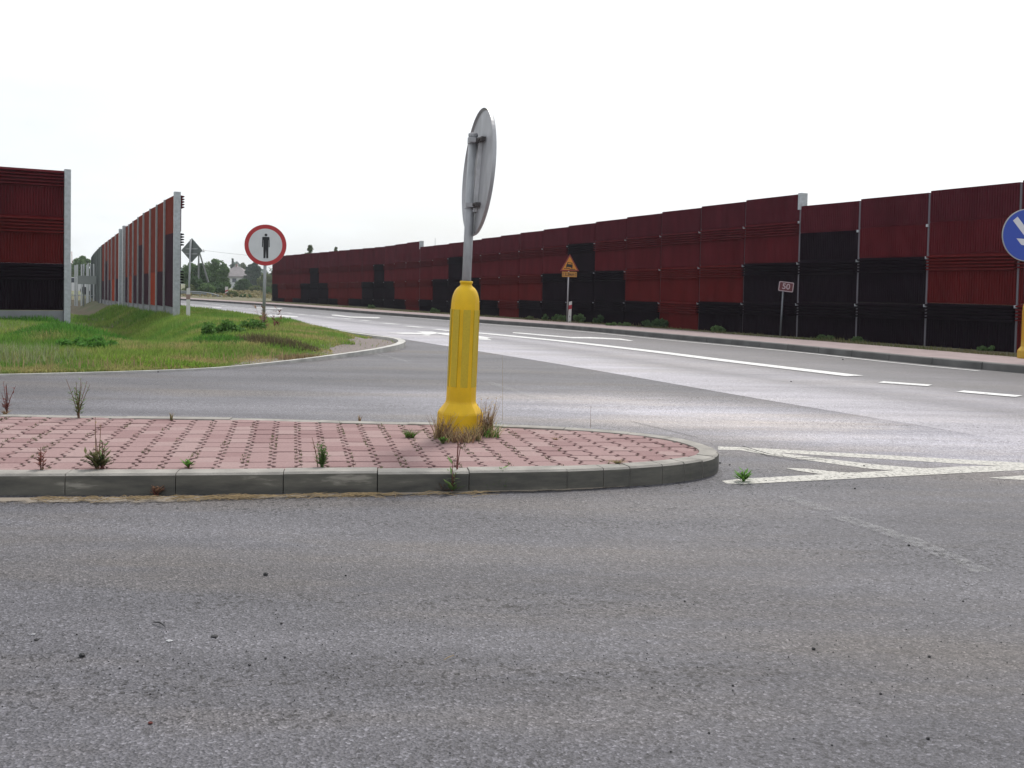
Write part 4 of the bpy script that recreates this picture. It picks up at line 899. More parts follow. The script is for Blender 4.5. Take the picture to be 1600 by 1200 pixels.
def tree(name, px, top, bot, wpx, Y, lab, key, cone=False, sparse=1.0, group='trees beyond the road', cat='tree', leaf=None):
    p = atd(px, bot, Y); zg = g(Y) - .16; topz = atd(px, top, Y).z; T = thing(name, (p.x, p.y, zg), lab, cat, group=group)
    hgt = topz - zg; rad = wpx * Y / F / 2; rg = random.Random(int(px * 13 + top)); crown0 = hgt * (.12 if name == 'bush' else .22)
    b = MB(); tr = max(.03, hgt * .02)
    b.tube([(0, 0, -.1), (rg.uniform(-.1, .1), 0, hgt * .35), (rg.uniform(-.2, .2), 0, hgt * .8)], [tr * 1.4, tr, tr * .35], 7)
    for k_ in range(6):
        a = rg.uniform(0, 6.28); z0 = hgt * rg.uniform(.2, .6); b.tube([(0, 0, z0), (math.cos(a) * rad * .35, math.sin(a) * rad * .35, z0 + hgt * .1), (math.cos(a) * rad * .7, math.sin(a) * rad * .7, z0 + hgt * .18)], [tr * .5, tr * .35, tr * .12], 5)
    b.build('trunk' if name != 'bush' else 'stem', M_bark, T)
    cl = []
    for _ in range(60 if not cone else 60):
        t_ = rg.random(); z = crown0 + (hgt - crown0) * t_
        env = (1 - t_) ** .7 if cone else math.sin(math.pi * min(1, .18 + .82 * t_)) ** .6 * (1 if t_ < .85 else .7)
        a = rg.uniform(0, 6.28); q = rg.uniform(0, .85) * env; r_ = rad * rg.uniform(.24, .42) * (env * .6 + .4)
        z = min(z, hgt - r_ * .9); cl.append((math.cos(a) * rad * q, math.sin(a) * rad * q, z, r_))
    sz = leaf or Y / F * 1.15
    nn = int(min(12000, 5000 * (wpx / 20) * sparse * (max(1, (bot - top) / 25)))); 
    quadobj('crown' if name != 'bush' else 'foliage', leaves(cl, nn, sz, rg.randint(0, 9999)), LG[key], T)
    return T
TR = [('tree', 298, 411, 462, 32, 120, 'pale green tree seen through the gap right of the barrier end', 'mid', False),
      ('tree', 313, 412, 462, 34, 112, 'dark rounded tree behind the power pole', 'dark', False),
      ('tree', 334, 405, 462, 42, 125, 'tall broad green tree left of the white house', 'mid', False),
      ('tree', 349, 412, 462, 28, 122, 'broad green tree whose crown overlaps the left side of the house roof', 'mid', False),
      ('tree', 363, 404, 455, 13, 285, 'pointed conifer rising behind the house roof', 'blue', True),
      ('tree', 378, 411, 450, 22, 290, 'loose tree rising just right of the house ridge', 'olive', False),
      ('tree', 390, 413, 455, 16, 230, 'slim grey green tree at the right end of the house', 'blue', False),
      ('tree', 399, 408, 457, 30, 200, 'bluish green cone shaped tree right of the house', 'blue', True),
      ('tree', 414, 427, 458, 26, 180, 'low green tree behind the pedestrian ban sign pole', 'olive', False),
      ('tree', 424, 426, 458, 16, 185, 'low tree touching the far end of the red barrier', 'blue', False),
      ('tree', 305, 432, 464, 26, 104, 'dense low tree under the power pole', 'dark', False),
      ('tree', 484, 383, 455, 28, 112, 'thin leaved birch top showing over the red barrier, left one', 'pale', False),
      ('tree', 524, 386, 455, 22, 112, 'thin leaved birch top showing over the red barrier, right one', 'pale', False),
      ('tree', 128, 400, 470, 36, 140, 'tree behind the white pickets between the two left barriers', 'mid', False),
      ('tree', 106, 408, 470, 26, 150, 'tree half hidden by the steel end post of the left barrier', 'olive', False)]
for nm, px, tp, bt, wp, Y, lab, key, cone in TR: tree(nm, px, tp, bt, wp, Y, lab, key, cone, sparse=.6 if 'birch' in lab else 1.0)
BU = [(380, 436, 462, 28, 150, 'rounded dark bush in front of the white house', 'dark'), (343, 440, 463, 34, 106, 'broad bush behind the striped marker board', 'dark'), (318, 443, 464, 34, 104, 'bush behind the guard rail left of the marker board', 'mid'),
      (296, 445, 465, 24, 103, 'bush above the guard rail next to the diamond sign', 'olive'), (384, 460.5, 469.5, 20, 95, 'small dark bush on the dry field by the sidewalk', 'dark'), (362, 455, 468, 18, 97, 'weedy bush right of the marker board', 'olive'), (400, 447, 461, 26, 150, 'olive bush on the edge of the dry field', 'olive'), (420, 449, 466, 18, 120, 'bush at the far end of the red barrier', 'mid')]
for px, tp, bt, wp, Y, lab, key in BU: tree('bush', px, tp, bt, wp, Y, lab, key, group='bushes beyond the road', cat='bush')
V = []; R_ = np.random.RandomState(4); n = 5000
ps = np.stack([R_.uniform(-45, -20, n), R_.uniform(88, 150, n)], 1); ps = ps[[YK(x) + 3 < y for x, y in ps]]
V = leaves([(x, y, g(y) + .0, .35) for x, y in ps[:1600]], 9000, .14, 5)
tag(quadobj('field_grass', V, leafmat('field_grass', (.22, .19, .10))), 'dry yellowish grass of the field beyond the road', 'grass', kind='stuff')
# far wood on the horizon
cl = []; R3 = random.Random(8)
for _ in range(420): x = R3.uniform(-420, 350); cl.append((x, 520 + R3.uniform(-20, 20), R3.uniform(-1, 5.5) + 1.5 * math.sin(x * .03), R3.uniform(2.5, 5)))
tag(quadobj('far_wood', leaves(cl, 16000, 1.3, 3), LG['blue']), 'distant wooded skyline reading as one blue green mass', 'wood', kind='stuff')

# power pole with strut, aerial, thin mast
Y = 108; p = atd(310, 460, Y)
pp = thing('power_pole', (p.x, Y, g(Y) - .16), 'slender grey power pole with a slanting strut beyond the guard rail', 'power pole')
zt = atd(310, 389, Y).z - pp.location.z; kx_ = Y / F
b = MB(); b.tube([(0, 0, 0), (0, 0, zt)], [.13, .08], 8); b.build('pole', mat('pole_concrete', (.17, .18, .18), .9), pp)
b = MB(); z1_ = atd(311, 393, Y).z - pp.location.z; b.tube([(14 * kx_, .3, zt * .3), (.05, 0, z1_)], [.10, .08], 6); b.build('strut', MATS['pole_concrete'], pp)
b = MB(); b.box((0, 0, zt - .3), (1.3, .08, .08)); b.build('crossarm', M_steel, pp)
b = MB()
for sx in (-1, 0, 1): b.tube([(sx * .55, 0, zt - .26), (sx * .55, 0, zt - .02)], .05, 6)
b.build('insulators', M_postw, pp)
w0 = [Vector((p.x + sx * .55, Y, pp.location.z + zt)) for sx in (-1, 1)]
for sx, a in zip((-1,), w0):
    c = atd(520, 400, 150); b = MB(); b.tube([a.lerp(Vector((c.x + sx, c.y, c.z)), t_) - Vector((0, 0, 4 * .5 * t_ * (1 - t_))) for t_ in np.linspace(0, 1, 12)], .012, 4)
    tag(b.build('power_line', M_signblack), 'thin overhead wire running right from the power pole', 'power line')
Y = 62; q = atd(679.5, 400, Y); b = MB(); zt = atd(679.3, 372, Y).z; b.tube([(q.x, Y, g(Y)), (q.x, Y, zt)], [.03, .012], 6)
tag(b.build('mast', M_pole), 'thin mast tip sticking up behind the step of the red barrier', 'mast')
Y = 200; q = atd(111.5, 440, Y); zt = atd(111.5, 393, Y).z; T = thing('mast', (q.x, Y, g(Y)), 'faint lattice mast at the left beside the steel end post', 'mast')
b = MB()
for sx, sy in ((-1, -1), (1, -1), (0, 1)): b.tube([(sx * .5, sy * .4, 0), (sx * .12, sy * .1, zt - g(Y))], .05, 5)
b.build('lattice', mat('mast_red', (.45, .25, .24), .7), T)

# white pickets, back of a small sign and the car in the gap on the left
fr = random.Random(2); Y = 64
xs_ = [108, 112, 116.5, 121.5] + [127 + 2.2 * i for i in range(10)]
z0 = g(Y); fe = thing('picket_fence', (atd(128, 460, Y).x, Y, z0), 'tall row of white steel uprights between the two left barriers', 'fence')
for x in xs_:
    tp = 412 + fr.uniform(-1.5, 3); q = atd(x, tp, Y); post(Vector((q.x, Y + fr.uniform(-.2, .2), 0)), z0 - .3, q.z, .07 if x > 125 else .09, .07, 0, mat('picket_white', (.50, .52, .54), .6, .2), fe, 'picket')
q0, q1 = atd(108, 461, Y), atd(148, 461, Y); b = MB(); b.box(((q0.x + q1.x) / 2, Y + .05, q0.z), (q1.x - q0.x, .05, .06)); b.build('cross_rail', M_steel, fe, world=True)
Y = 60; q = atd(130, 480, Y); T = thing('road_sign', (q.x, Y, g(Y)), 'wide grey back of a rectangular sign in the gap between the left barriers', 'road sign')
za_, zb2 = atd(134, 444, Y).z - g(Y), atd(134, 431, Y).z - g(Y); xa, xb = atd(121.5, 437, Y).x - q.x, atd(150, 437, Y).x - q.x
b = MB(); b.plate([(xa, za_), (xb, za_), (xb, zb2), (xa, zb2)], -.02, .02); b.build('sign_plate', mat('sign_back_grey', (.20, .22, .22), .6, .1), T)
b = MB(); b.tube([(0, .05, -.4), (0, .05, zb2)], .03, 8); b.build('pole', MATS['pole_dark'], T)
Y = 82; q = atd(114, 457, Y); cz = atd(114, 458.5, Y).z
C = thing('parked_car', (q.x, Y, cz), 'white car parked behind the white uprights at the left', 'car', 0)
prof = [(-2.0, .25), (-2.05, .65), (-1.75, .85), (-1.15, .92), (-.65, 1.38), (.75, 1.40), (1.35, .98), (1.95, .88), (2.05, .6), (2.0, .25)]
b = MB(); b.plate(prof, -.8, .8); b.build('body', mat('car_white', (.62, .63, .66), .35), C)
b = MB(); b.plate([(-.98, .93), (-.60, 1.30), (.05, 1.32), (.05, .93)], -.815, -.801); b.plate([(.12, .93), (.12, 1.32), (.70, 1.32), (1.15, .96)], -.815, -.801); b.build('windows', MATS['window_pane'], C)
for sx in (-1.3, 1.3):
    for sy in (-.74, .74): b = MB(); b.plate(circ(sx, .30, .31, 18), sy - .1, sy + .1); b.build('wheel', M_signblack, C)

# ------------------------------------------------------------------ grass on the left verge
def blades(n, pos, hfun, wid, colour, seed, lean=.5):
    """curved three-point blades as two-quad strips"""
    R_ = np.random.RandomState(seed); P = pos; n = len(P)
    hgt = hfun(P, R_); a = R_.uniform(0, 2 * np.pi, n); ln = R_.uniform(.1, 1, n) * lean; w_ = wid * R_.uniform(.6, 1.3, n)
    dx, dy = np.cos(a), np.sin(a); wa = R_.uniform(0, 2 * np.pi, n); sx, sy = np.cos(wa) * w_, np.sin(wa) * w_
    V = np.zeros((n, 5, 3)); lv = [(0, 1.0), (.55, .8), (1.0, .0)]
    mid = P + np.stack([dx * ln * hgt * .25, dy * ln * hgt * .25, hgt * .58], 1); tip = P + np.stack([dx * ln * hgt * .8, dy * ln * hgt * .8, hgt * (1 - .18 * ln)], 1)
    off = np.stack([sx, sy, 0 * sx], 1)
    V[:, 0] = P - off; V[:, 1] = P + off; V[:, 2] = mid + off * .8; V[:, 3] = mid - off * .8; V[:, 4] = tip
    return V, colour(P, R_)
def bladeobj(name, sets, mt):
    V = np.concatenate([s[0] for s in sets]); Cc = np.concatenate([s[1] for s in sets]); n = len(V); me = bpy.data.meshes.new(name)
    me.vertices.add(n * 5); me.vertices.foreach_set('co', V.reshape(-1).astype(np.float32))
    i0 = np.arange(n)[:, None] * 5; lp = np.concatenate([i0 + np.array([[0, 1, 2, 3]]), i0 + np.array([[3, 2, 4]])], 1)
    me.loops.add(n * 7); me.loops.foreach_set('vertex_index', lp.ravel()); me.polygons.add(n * 2)
    ls = np.stack([np.arange(n) * 7, np.arange(n) * 7 + 4], 1).ravel(); lt = np.tile([4, 3], n); me.polygons.foreach_set('loop_start', ls); me.polygons.foreach_set('loop_total', lt)
    a = me.color_attributes.new('tint', 'FLOAT_COLOR', 'POINT'); a.data.foreach_set('color', np.repeat(np.c_[Cc, np.ones(n)], 5, axis=0).astype(np.float32).ravel())
    me.materials.append(mt); me.update(calc_edges=True); o = bpy.data.objects.new(name, me); COL.objects.link(o); return o
M_blade = bpy.data.materials.new('grass_blades'); M_blade.use_nodes = True; t = M_blade.node_tree; N = t.nodes; L = t.links
pb_ = N['Principled BSDF']; pb_.inputs['Roughness'].default_value = .7; pb_.inputs['Specular IOR Level'].default_value = .25
a_ = N.new('ShaderNodeAttribute'); a_.attribute_name = 'tint'; L.new(a_.outputs['Color'], pb_.inputs['Base Color'])
tr = N.new('ShaderNodeBsdfTranslucent'); L.new(a_.outputs['Color'], tr.inputs[0]); ms = N.new('ShaderNodeMixShader'); ms.inputs[0].default_value = .4
L.new(pb_.outputs[0], ms.inputs[1]); L.new(tr.outputs[0], ms.inputs[2]); L.new(ms.outputs[0], N['Material Output'].inputs[0])
def vnoise(x, y, s, seed):
    R_ = np.random.RandomState(seed); G = R_.rand(64, 64); u, v = x * s + 100, y * s + 100; iu, iv = np.floor(u).astype(int), np.floor(v).astype(int); fu, fv = u - iu, v - iv; fu, fv = fu * fu * (3 - 2 * fu), fv * fv * (3 - 2 * fv)
    q = lambda a, b_: G[a % 64, b_ % 64]
    return q(iu, iv) * (1 - fu) * (1 - fv) + q(iu + 1, iv) * fu * (1 - fv) + q(iu, iv + 1) * (1 - fu) * fv + q(iu + 1, iv + 1) * fu * fv
R_ = np.random.RandomState(21); pts = []
want = 240000
while len(pts) < want:
    d = 11.5 + (44 - 11.5) * R_.rand(20000) ** 1.5; u = R_.uniform(-.58, -.10, 20000); X, Y_ = u * d, d
    ok = (X > -20) & (X < -2.4); X, Y_ = X[ok], Y_[ok]
    yn = np.interp(X, nx_, ny_); yb = np.interp(X, bx_, by_)
    gravel = (X > -3.35 + .5 * vnoise(X, Y_, 2, 9)) & (R_.rand(len(X)) > .012)
    ok = (Y_ > yn + .06) & (Y_ < yb - .12) & ~gravel
    X, Y_ = X[ok], Y_[ok]
    s = (np.interp(Y_, W2A[:, 1], W2A[:, 0]) - X) * .89; dirtp = (Y_ > 26) & (s > 0.1) & (R_.rand(len(X)) < .55 - .35 * (vnoise(X, Y_, 1.5, 3) > .55))
    far = (Y_ > 31) & (R_.rand(len(X)) < .40)
    w3 = (X / Y_ < -.462) & (Y_ > PR.y + (X - PR.x) * (dl.y / dl.x) - .15)
    ok = ~dirtp & ~far & ~w3; pts += list(zip(X[ok], Y_[ok]))
pts = np.array(pts[:want]); Z = np.array([hL(x, y) for x, y in pts]) - .01; P3 = np.c_[pts, Z]
def edgefac(P): yn = np.interp(P[:, 0], nx_, ny_); return np.clip((P[:, 1] - yn) / 2.5, 0, 1)
def hf(P, R_):
    n_ = vnoise(P[:, 0], P[:, 1], 1.1, 5); return (.05 + .11 * edgefac(P) * (.4 + n_)) * R_.uniform(.5, 1.3, len(P)) * np.clip((-P[:, 0] - 1.5) / 4, .45, 1)
def cf(P, R_):
    a = vnoise(P[:, 0], P[:, 1], .8, 12); c_ = vnoise(P[:, 0], P[:, 1], 2.3, 14); e_ = edgefac(P); rr = np.clip((P[:, 0] + 8) / 5, 0, 1)
    G1, G2, Dd = np.array([.135, .265, .045]), np.array([.225, .325, .065]), np.array([.42, .34, .16])
    m1 = np.clip(a * 1.4 - .2, 0, 1)[:, None]; base_ = G1 * (1 - m1) + G2 * m1
    dry = np.clip((c_ - .45) * 1.6 + .55 * (1 - e_) * .8 + .55 * rr - .25 + R_.uniform(-.25, .25, len(P)), 0, .85)[:, None]
    return (base_ * (1 - dry) + Dd * dry) * R_.uniform(.7, 1.3, (len(P), 1))
sets = [blades(0, P3, hf, .0085, cf, 1)]
# tall pale grass at far left and lush clumps
def clump(px, py, rx, ry, n, h, col, wid=.012, lean=.6, seed=0):
    c = at(px, py, .2); R_ = np.random.RandomState(seed + int(px)); a = R_.uniform(0, 6.28, n); r = np.sqrt(R_.rand(n)); X = c.x + np.cos(a) * r * rx; Yy = c.y + np.sin(a) * r * ry
    keep = (Yy > np.interp(X, nx_, ny_) + .06) & (Yy < np.interp(X, bx_, by_) - .15); X, Yy, r = X[keep], Yy[keep], r[keep]; rr = (1 - r ** 2 * .7); P = np.c_[X, Yy, [hL(x, y) for x, y in zip(X, Yy)]]
    return blades(0, P, lambda P_, R2: h * rr * R2.uniform(.6, 1.15, len(P_)), wid, lambda P_, R2: np.array(col) * R2.uniform(.65, 1.35, (len(P_), 1)), seed + 50, lean)
gl, gd, gp_, gy = (.088, .220, .036), (.055, .150, .030), (.27, .30, .16), (.19, .30, .045)
sets += [clump(30, 548, 1.1, .9, 1300, .30, gp_, .005, .5, 1), clump(10, 525, 1.4, 1.4, 900, .26, gp_, .005, .5, 2), clump(120, 560, 3.0, .8, 500, .26, (.30, .24, .13), .004, .4, 21), clump(420, 548, 2.4, 1.2, 900, .20, (.33, .25, .14), .004, .4, 22), clump(300, 560, 2.4, .7, 500, .22, (.33, .25, .14), .004, .4, 23), clump(120, 530, 1.1, 1.3, 5200, .30, gl, seed=3), 
         clump(60, 510, 1.6, .9, 3600, .26, gl, seed=5), clump(200, 552, 1.3, .5, 1600, .15, gy, seed=6), clump(222, 545, 1.2, .5, 1600, .14, gy, seed=13), clump(325, 535, .7, .6, 1800, .25, gl, seed=8), 
         clump(20, 572, .6, .3, 900, .16, gd, seed=11), clump(110, 574, 1.0, .15, 1200, .10, gd, seed=12), clump(420, 535, .9, .4, 1500, .25, (.13, .11, .06), .006, seed=14), clump(250, 515, 1.4, .9, 2500, .2, gl, seed=15), clump(310, 566, .8, .25, 1200, .13, gd, seed=16), clump(190, 570, 1.4, .2, 1400, .15, (.2, .16, .08), .006, seed=17), clump(500, 545, .8, .5, 1400, .14, (.24, .18, .10), .006, seed=18)]
tag(bladeobj('verge_grass', sets, M_blade), 'green and straw coloured grass covering the left verge', 'grass', kind='stuff')
# thin grass strip at the foot of the long barrier
pts = []; R_ = np.random.RandomState(5)
for i in R_.randint(0, len(KBP) - 1, 26000):
    t_ = R_.rand(); p = KBP[i].lerp(KBP[i + 1], t_) + SD[i] * (2.06 + .9 * R_.rand() ** 1.5)
    if p.y > 70 or p.y < 12: continue
    if p.y > 24 and R_.rand() < .5: continue
    pts.append((p.x, p.y, g(p.y) + .09))
pts = np.array(pts)
st_ = blades(0, pts, lambda P, R2: R2.uniform(.03, .12, len(P)) * (.5 + vnoise(P[:, 0], P[:, 1], .9, 2)), .007, lambda P, R2: (np.array([.10, .13, .04])[None] * (1 - (m_ := vnoise(P[:, 0], P[:, 1], 1.2, 6)[:, None])) + np.array([.20, .16, .09])[None] * m_) * R2.uniform(.7, 1.3, (len(P), 1)), 3)
tag(bladeobj('verge_strip_grass', [st_], M_blade), 'thin dry grass along the foot of the long red barrier', 'grass', kind='stuff')

# ------------------------------------------------------------------ weeds as individual plants
def weedlump(px, py, wpx, hpx, lab, key, seed):
    c = at(px, py, .09); k = c.y / F; T = MB(); R_ = random.Random(seed); cl = []
    for _ in range(18): a = R_.uniform(0, 6.28); q = R_.random() ** .5 * .9; cl.append((math.cos(a) * q * wpx * k / 2, math.sin(a) * q * wpx * k / 4, hpx * k * R_.uniform(.10, 1.0) * (1.1 - .7 * q), min(wpx, hpx * 1.3) * k * R_.uniform(.09, .20)))
    V = leaves(cl, int(200 + wpx * 16), .038 + .0006 * c.y, seed); o = quadobj('weed_clump', V, LG[key]); o.location = (c.x, c.y, g(c.y) + .09)
    return tag(o, lab, 'weeds', 'weed clumps along the long barrier')
WL = [(1026, 512, 52, 18, 'largest dark weed clump left of a charcoal panel, between post and road', 'dark'), (1052, 512, 24, 9, 'bright low weeds at the right foot of the largest clump', 'mid'), (968, 510.5, 44, 9, 'long low bright green weed mat at the barrier foot', 'mid'), (935, 505.5, 16, 14, 'narrow weed tuft standing right of the guide post', 'dark'), (905, 503.5, 18, 13, 'weed clump just right of the guide post', 'mid'), (874, 502, 24, 10, 'green weeds just left of the orange sign pole', 'mid'),
      (851, 500.5, 9, 9, 'thin weed tuft second left of the orange sign pole', 'mid'), (827, 500, 14, 6, 'faint weed tuft farthest left of the orange sign', 'olive'), (1120, 519, 22, 10, 'green weed tuft left of the 50 sign', 'mid'), (1290, 531, 26, 8, 'low green weeds right of the 50 sign', 'mid'), (1340, 534, 16, 7, 'small weed tuft near a barrier post at right', 'mid'), (1545, 548, 40, 7, 'green weeds beside the second yellow bollard', 'mid'),
      (680, 489, 16, 8, 'weed tuft at the barrier foot left of the near sign pole', 'mid'), (580, 481.5, 12, 5, 'tiny weed tuft at the distant part of the barrier', 'mid')]
for i, (px, py, wp, hp, lab, key) in enumerate(WL): weedlump(px, py, wp, hp, lab, key, 100 + i)

def leafyweed(px, py, wpx, hpx, lab, key, seed, n):
    c = at(px, py, .2); c.z = hL(c.x, c.y); k = c.y / F; R_ = random.Random(seed); cl = []
    for _ in range(16): a = R_.uniform(0, 6.28); q = R_.random() ** .5; cl.append((math.cos(a) * q * wpx * k / 2, math.sin(a) * q * wpx * k / 3, hpx * k * R_.uniform(.2, .8) * (1.1 - .6 * q), hpx * k * R_.uniform(.22, .42)))
    o = quadobj('leafy_weed', leaves(cl, n, .035, seed), LG[key]); o.location = c; return tag(o, lab, 'weeds')
LG['lush'] = leafmat('leaves_lush', (.095, .23, .04)); LG['deep'] = leafmat('leaves_deep', (.105, .215, .048))
leafyweed(348, 527, 62, 32, 'bushy green weed between the diamond sign and the pedestrian ban sign', 'deep', 71, 2600)
leafyweed(393, 523, 34, 26, 'dark leafy weed just left of the pedestrian ban sign pole', 'deep', 72, 1100)
leafyweed(135, 541, 90, 30, 'broad lush green weed in front of the left barrier end post', 'lush', 73, 3000)
leafyweed(280, 541, 50, 14, 'low green weed in the grass below the receding barrier end', 'lush', 74, 1200)
LS = {'green': leafmat('weed_green', (.13, .20, .07)), 'lush': leafmat('weed_lush', (.11, .25, .04)), 'brown': leafmat('weed_brown', (.22, .13, .085)), 'straw': leafmat('weed_straw', (.42, .32, .18)), 'rust': leafmat('weed_rust', (.20, .075, .065)), 'olive': leafmat('weed_oliveg', (.13, .13, .055))}
def weed(px, py, hpx, lab, leafk, stemk, nst=5, spread=.5, leafn=14, lsz=.012, seed=0, dz=ih, cat='weed', droop=0.0, name='weed', blade=False, leanx=0, scat=.008, thin=1.0):
    c = at(px, py, dz); k = c.y / F; hh = hpx * k; R_ = random.Random(seed + int(px)); b = MB()
    for s in range(nst):
        a = R_.uniform(0, 6.28); ln = R_.uniform(.15, 1) * spread; hs2 = hh * R_.uniform(.55, 1.0) if s else hh
        if s == 0: ln *= .3
        dx, dy = math.cos(a) * ln + leanx, math.sin(a) * ln * .8
        ox_, oy_ = R_.uniform(-scat, scat), R_.uniform(-scat, scat) * .6; pts = [(ox_, oy_, -.005)]
        for q in (.3, .6, 1.0): pts.append((ox_ + dx * hs2 * q ** 1.3, oy_ + dy * hs2 * q ** 1.3, hs2 * (q - droop * q * q) * .98))
        r0 = .0028 if not blade else .0022
        if blade:
            wa_ = R_.uniform(0, 3.14); sx, sy = math.cos(wa_) * .0042, math.sin(wa_) * .0042
            for q in range(3):
                w0_, w1_ = (1 - q / 3.2), (1 - (q + 1) / 3.05)
                A_, B2 = pts[q], pts[q + 1]
                b.add([(A_[0] - sx * w0_, A_[1] - sy * w0_, A_[2]), (A_[0] + sx * w0_, A_[1] + sy * w0_, A_[2]), (B2[0] + sx * w1_, B2[1] + sy * w1_, B2[2]), (B2[0] - sx * w1_, B2[1] - sy * w1_, B2[2])], [(0, 1, 2, 3)], R_.choice((0, 1)))
        else: r0 *= thin; b.tube(pts, [r0 * 1.2, r0, r0 * .8, r0 * .5], 4, 1, cap=False)
        for l in range(leafn):
            q = R_.uniform(.08, 1); i0 = min(2, int(q * 3)); f_ = q * 3 - i0; A_, B2 = Vector(pts[i0]), Vector(pts[i0 + 1]); p = A_.lerp(B2, f_)
            a2 = R_.uniform(0, 6.28); L2 = 2.1 * lsz * R_.uniform(.6, 1.5) * (1.25 - .5 * q); d = Vector((math.cos(a2), math.sin(a2), R_.uniform(.1, 1.0))).normalized(); e = Vector((-math.sin(a2), math.cos(a2), 0)) * L2 * .28
            b.add([p, p + d * L2 * .9 + e, p + d * L2 * 2, p + d * L2 * .9 - e], [(0, 1, 2, 3)], 0)
    o = b.build(name, [LS[leafk], LS[stemk]]); o.location = (c.x, c.y, c.z); return tag(o, lab, cat)
weed(123, 653, 64, 'tallest bushy weed with thin grey stems on the rear edge of the island', 'green', 'brown', 9, .38, 16, .010, 1)
weed(10, 645, 50, 'reddish weed stems at the far left of the island', 'rust', 'rust', 6, .5, 10, .010, 2); weed(8, 647, 8, 'orange dry grass mat at the far left rear of the island', 'straw', 'brown', 40, 2.6, 0, .01, 3, blade=True)
weed(65, 733, 36, 'rusty brown weed by the front kerb, left of the tall stem', 'rust', 'brown', 3, .2, 18, .009, 4)
weed(152, 731, 82, 'weed with one long bare stem by the front kerb', 'straw', 'brown', 3, .16, 8, .006, 5); weed(152, 732, 26, 'leafy rosette at the foot of the long bare stem', 'olive', 'brown', 9, .8, 12, .015, 6)
weed(160, 731, 42, 'green and red sprig leaning beside the leafy rosette', 'green', 'rust', 5, .3, 10, .011, 27)
weed(295, 731, 9, 'small bright green seedling at the front kerb', 'lush', 'rust', 5, 1.0, 6, .012, 7)
weed(503, 729, 38, 'upright grey green weed at the middle of the front kerb', 'green', 'green', 9, .38, 22, .009, 8); weed(497, 728, 46, 'brown seed stalk leaning left out of the grey green weed', 'brown', 'brown', 1, .2, 14, .006, 9, leanx=-.2)
weed(640, 683, 14, 'spreading green grass tuft left of the yellow bollard', 'lush', 'olive', 110, 1.8, 0, .01, 10, blade=True, scat=.03)
weed(268, 655, 12, 'small pale tuft on the rear edge of the island', 'straw', 'olive', 22, .7, 0, .01, 11, blade=True); weed(562, 657, 10, 'thin dry tuft on the rear kerb left of the bollard', 'straw', 'brown', 20, .9, 0, .01, 12, blade=True)
weed(690, 684, 42, 'dry grass tuft at the left foot of the yellow bollard', 'straw', 'brown', 90, .85, 1, .006, 13, blade=True, scat=.055)
weed(716, 689, 28, 'matted brown grass in front of the yellow bollard', 'brown', 'straw', 190, 1.0, 0, .006, 14, blade=True, scat=.11); weed(740, 687, 30, 'straw tuft with white roots at the right front of the bollard', 'straw', 'olive', 70, .8, 0, .006, 15, blade=True, scat=.05)
weed(757, 680, 62, 'tall tawny grass at the right side of the yellow bollard', 'straw', 'brown', 70, .42, 3, .008, 16, blade=True, leanx=.2, scat=.05); weed(768, 682, 26, 'green grass blades spreading right of the bollard foot', 'lush', 'straw', 60, 1.2, 0, .006, 17, blade=True, leanx=.3, scat=.06)
weed(692, 692, 8, 'tiny green tuft before the left foot of the bollard', 'lush', 'olive', 14, 1.2, 3, .008, 18)
weed(922, 668, 36, 'single thin dark stalk on the rear kerb right of the bollard', 'brown', 'brown', 1, .1, 6, .002, 19, thin=.45)
weed(784, 656, 104, 'long hair-thin seed stalk rising right of the bollard', 'straw', 'straw', 1, .15, 9, .002, 20, thin=.4)
weed(705, 769, 50, 'green leafed weed climbing the kerb face below the bollard', 'green', 'rust', 3, .22, 7, .018, 21, dz=0); weed(715, 733, 50, 'reddish bare sprig on the front kerb below the bollard', 'rust', 'rust', 3, .25, 3, .006, 22)
weed(783, 765, 36, 'bright green weed in the gutter right of the bollard', 'lush', 'olive', 7, .5, 9, .013, 23, dz=0); weed(765, 766, 13, 'low green sprout beside the gutter weed', 'green', 'olive', 6, 1.0, 6, .012, 24, dz=0)
weed(1070, 748, 9, 'small round leafed seedling by the curved kerb end', 'lush', 'olive', 7, 1.2, 8, .013, 25, dz=0); weed(1162, 753, 18, 'green seedling growing on the cracked white line', 'lush', 'lush', 6, .4, 9, .014, 26, dz=0)
weed(245, 775, 16, 'dried reddish weed stump at the front kerb foot at left', 'brown', 'rust', 12, 1.4, 4, .010, 28, dz=0); weed(548, 768, 12, 'dark dried weed under the front kerb at the middle', 'rust', 'brown', 10, 1.0, 6, .008, 29, dz=0); weed(693, 768, 14, 'dry reddish weed at the kerb foot left of the kerb climbing weed', 'rust', 'brown', 8, .8, 5, .008, 31, dz=0)
weed(413, 522, 46, 'brown leafless weed at the foot of the pedestrian ban sign', 'brown', 'brown', 9, .35, 10, .03, 30, dz=.2); weed(432, 519, 40, 'dry branching weed right of the pedestrian ban sign pole', 'rust', 'brown', 6, .35, 10, .028, 32, dz=.2)
for i, (x, y, n_, lab) in enumerate([(965, 724, 34, 'flat reddish dry moss patch inside the front kerb curve'), (868, 687, 8, 'dark broken hole with dry grass in the island paving')]):
    weed(x, y, 6 if i == 0 else 5, lab, 'straw', 'olive' if i == 0 else 'brown', n_ * 3, 5.5 if i == 0 else 4.5, 0, .01, 40 + i, blade=True)
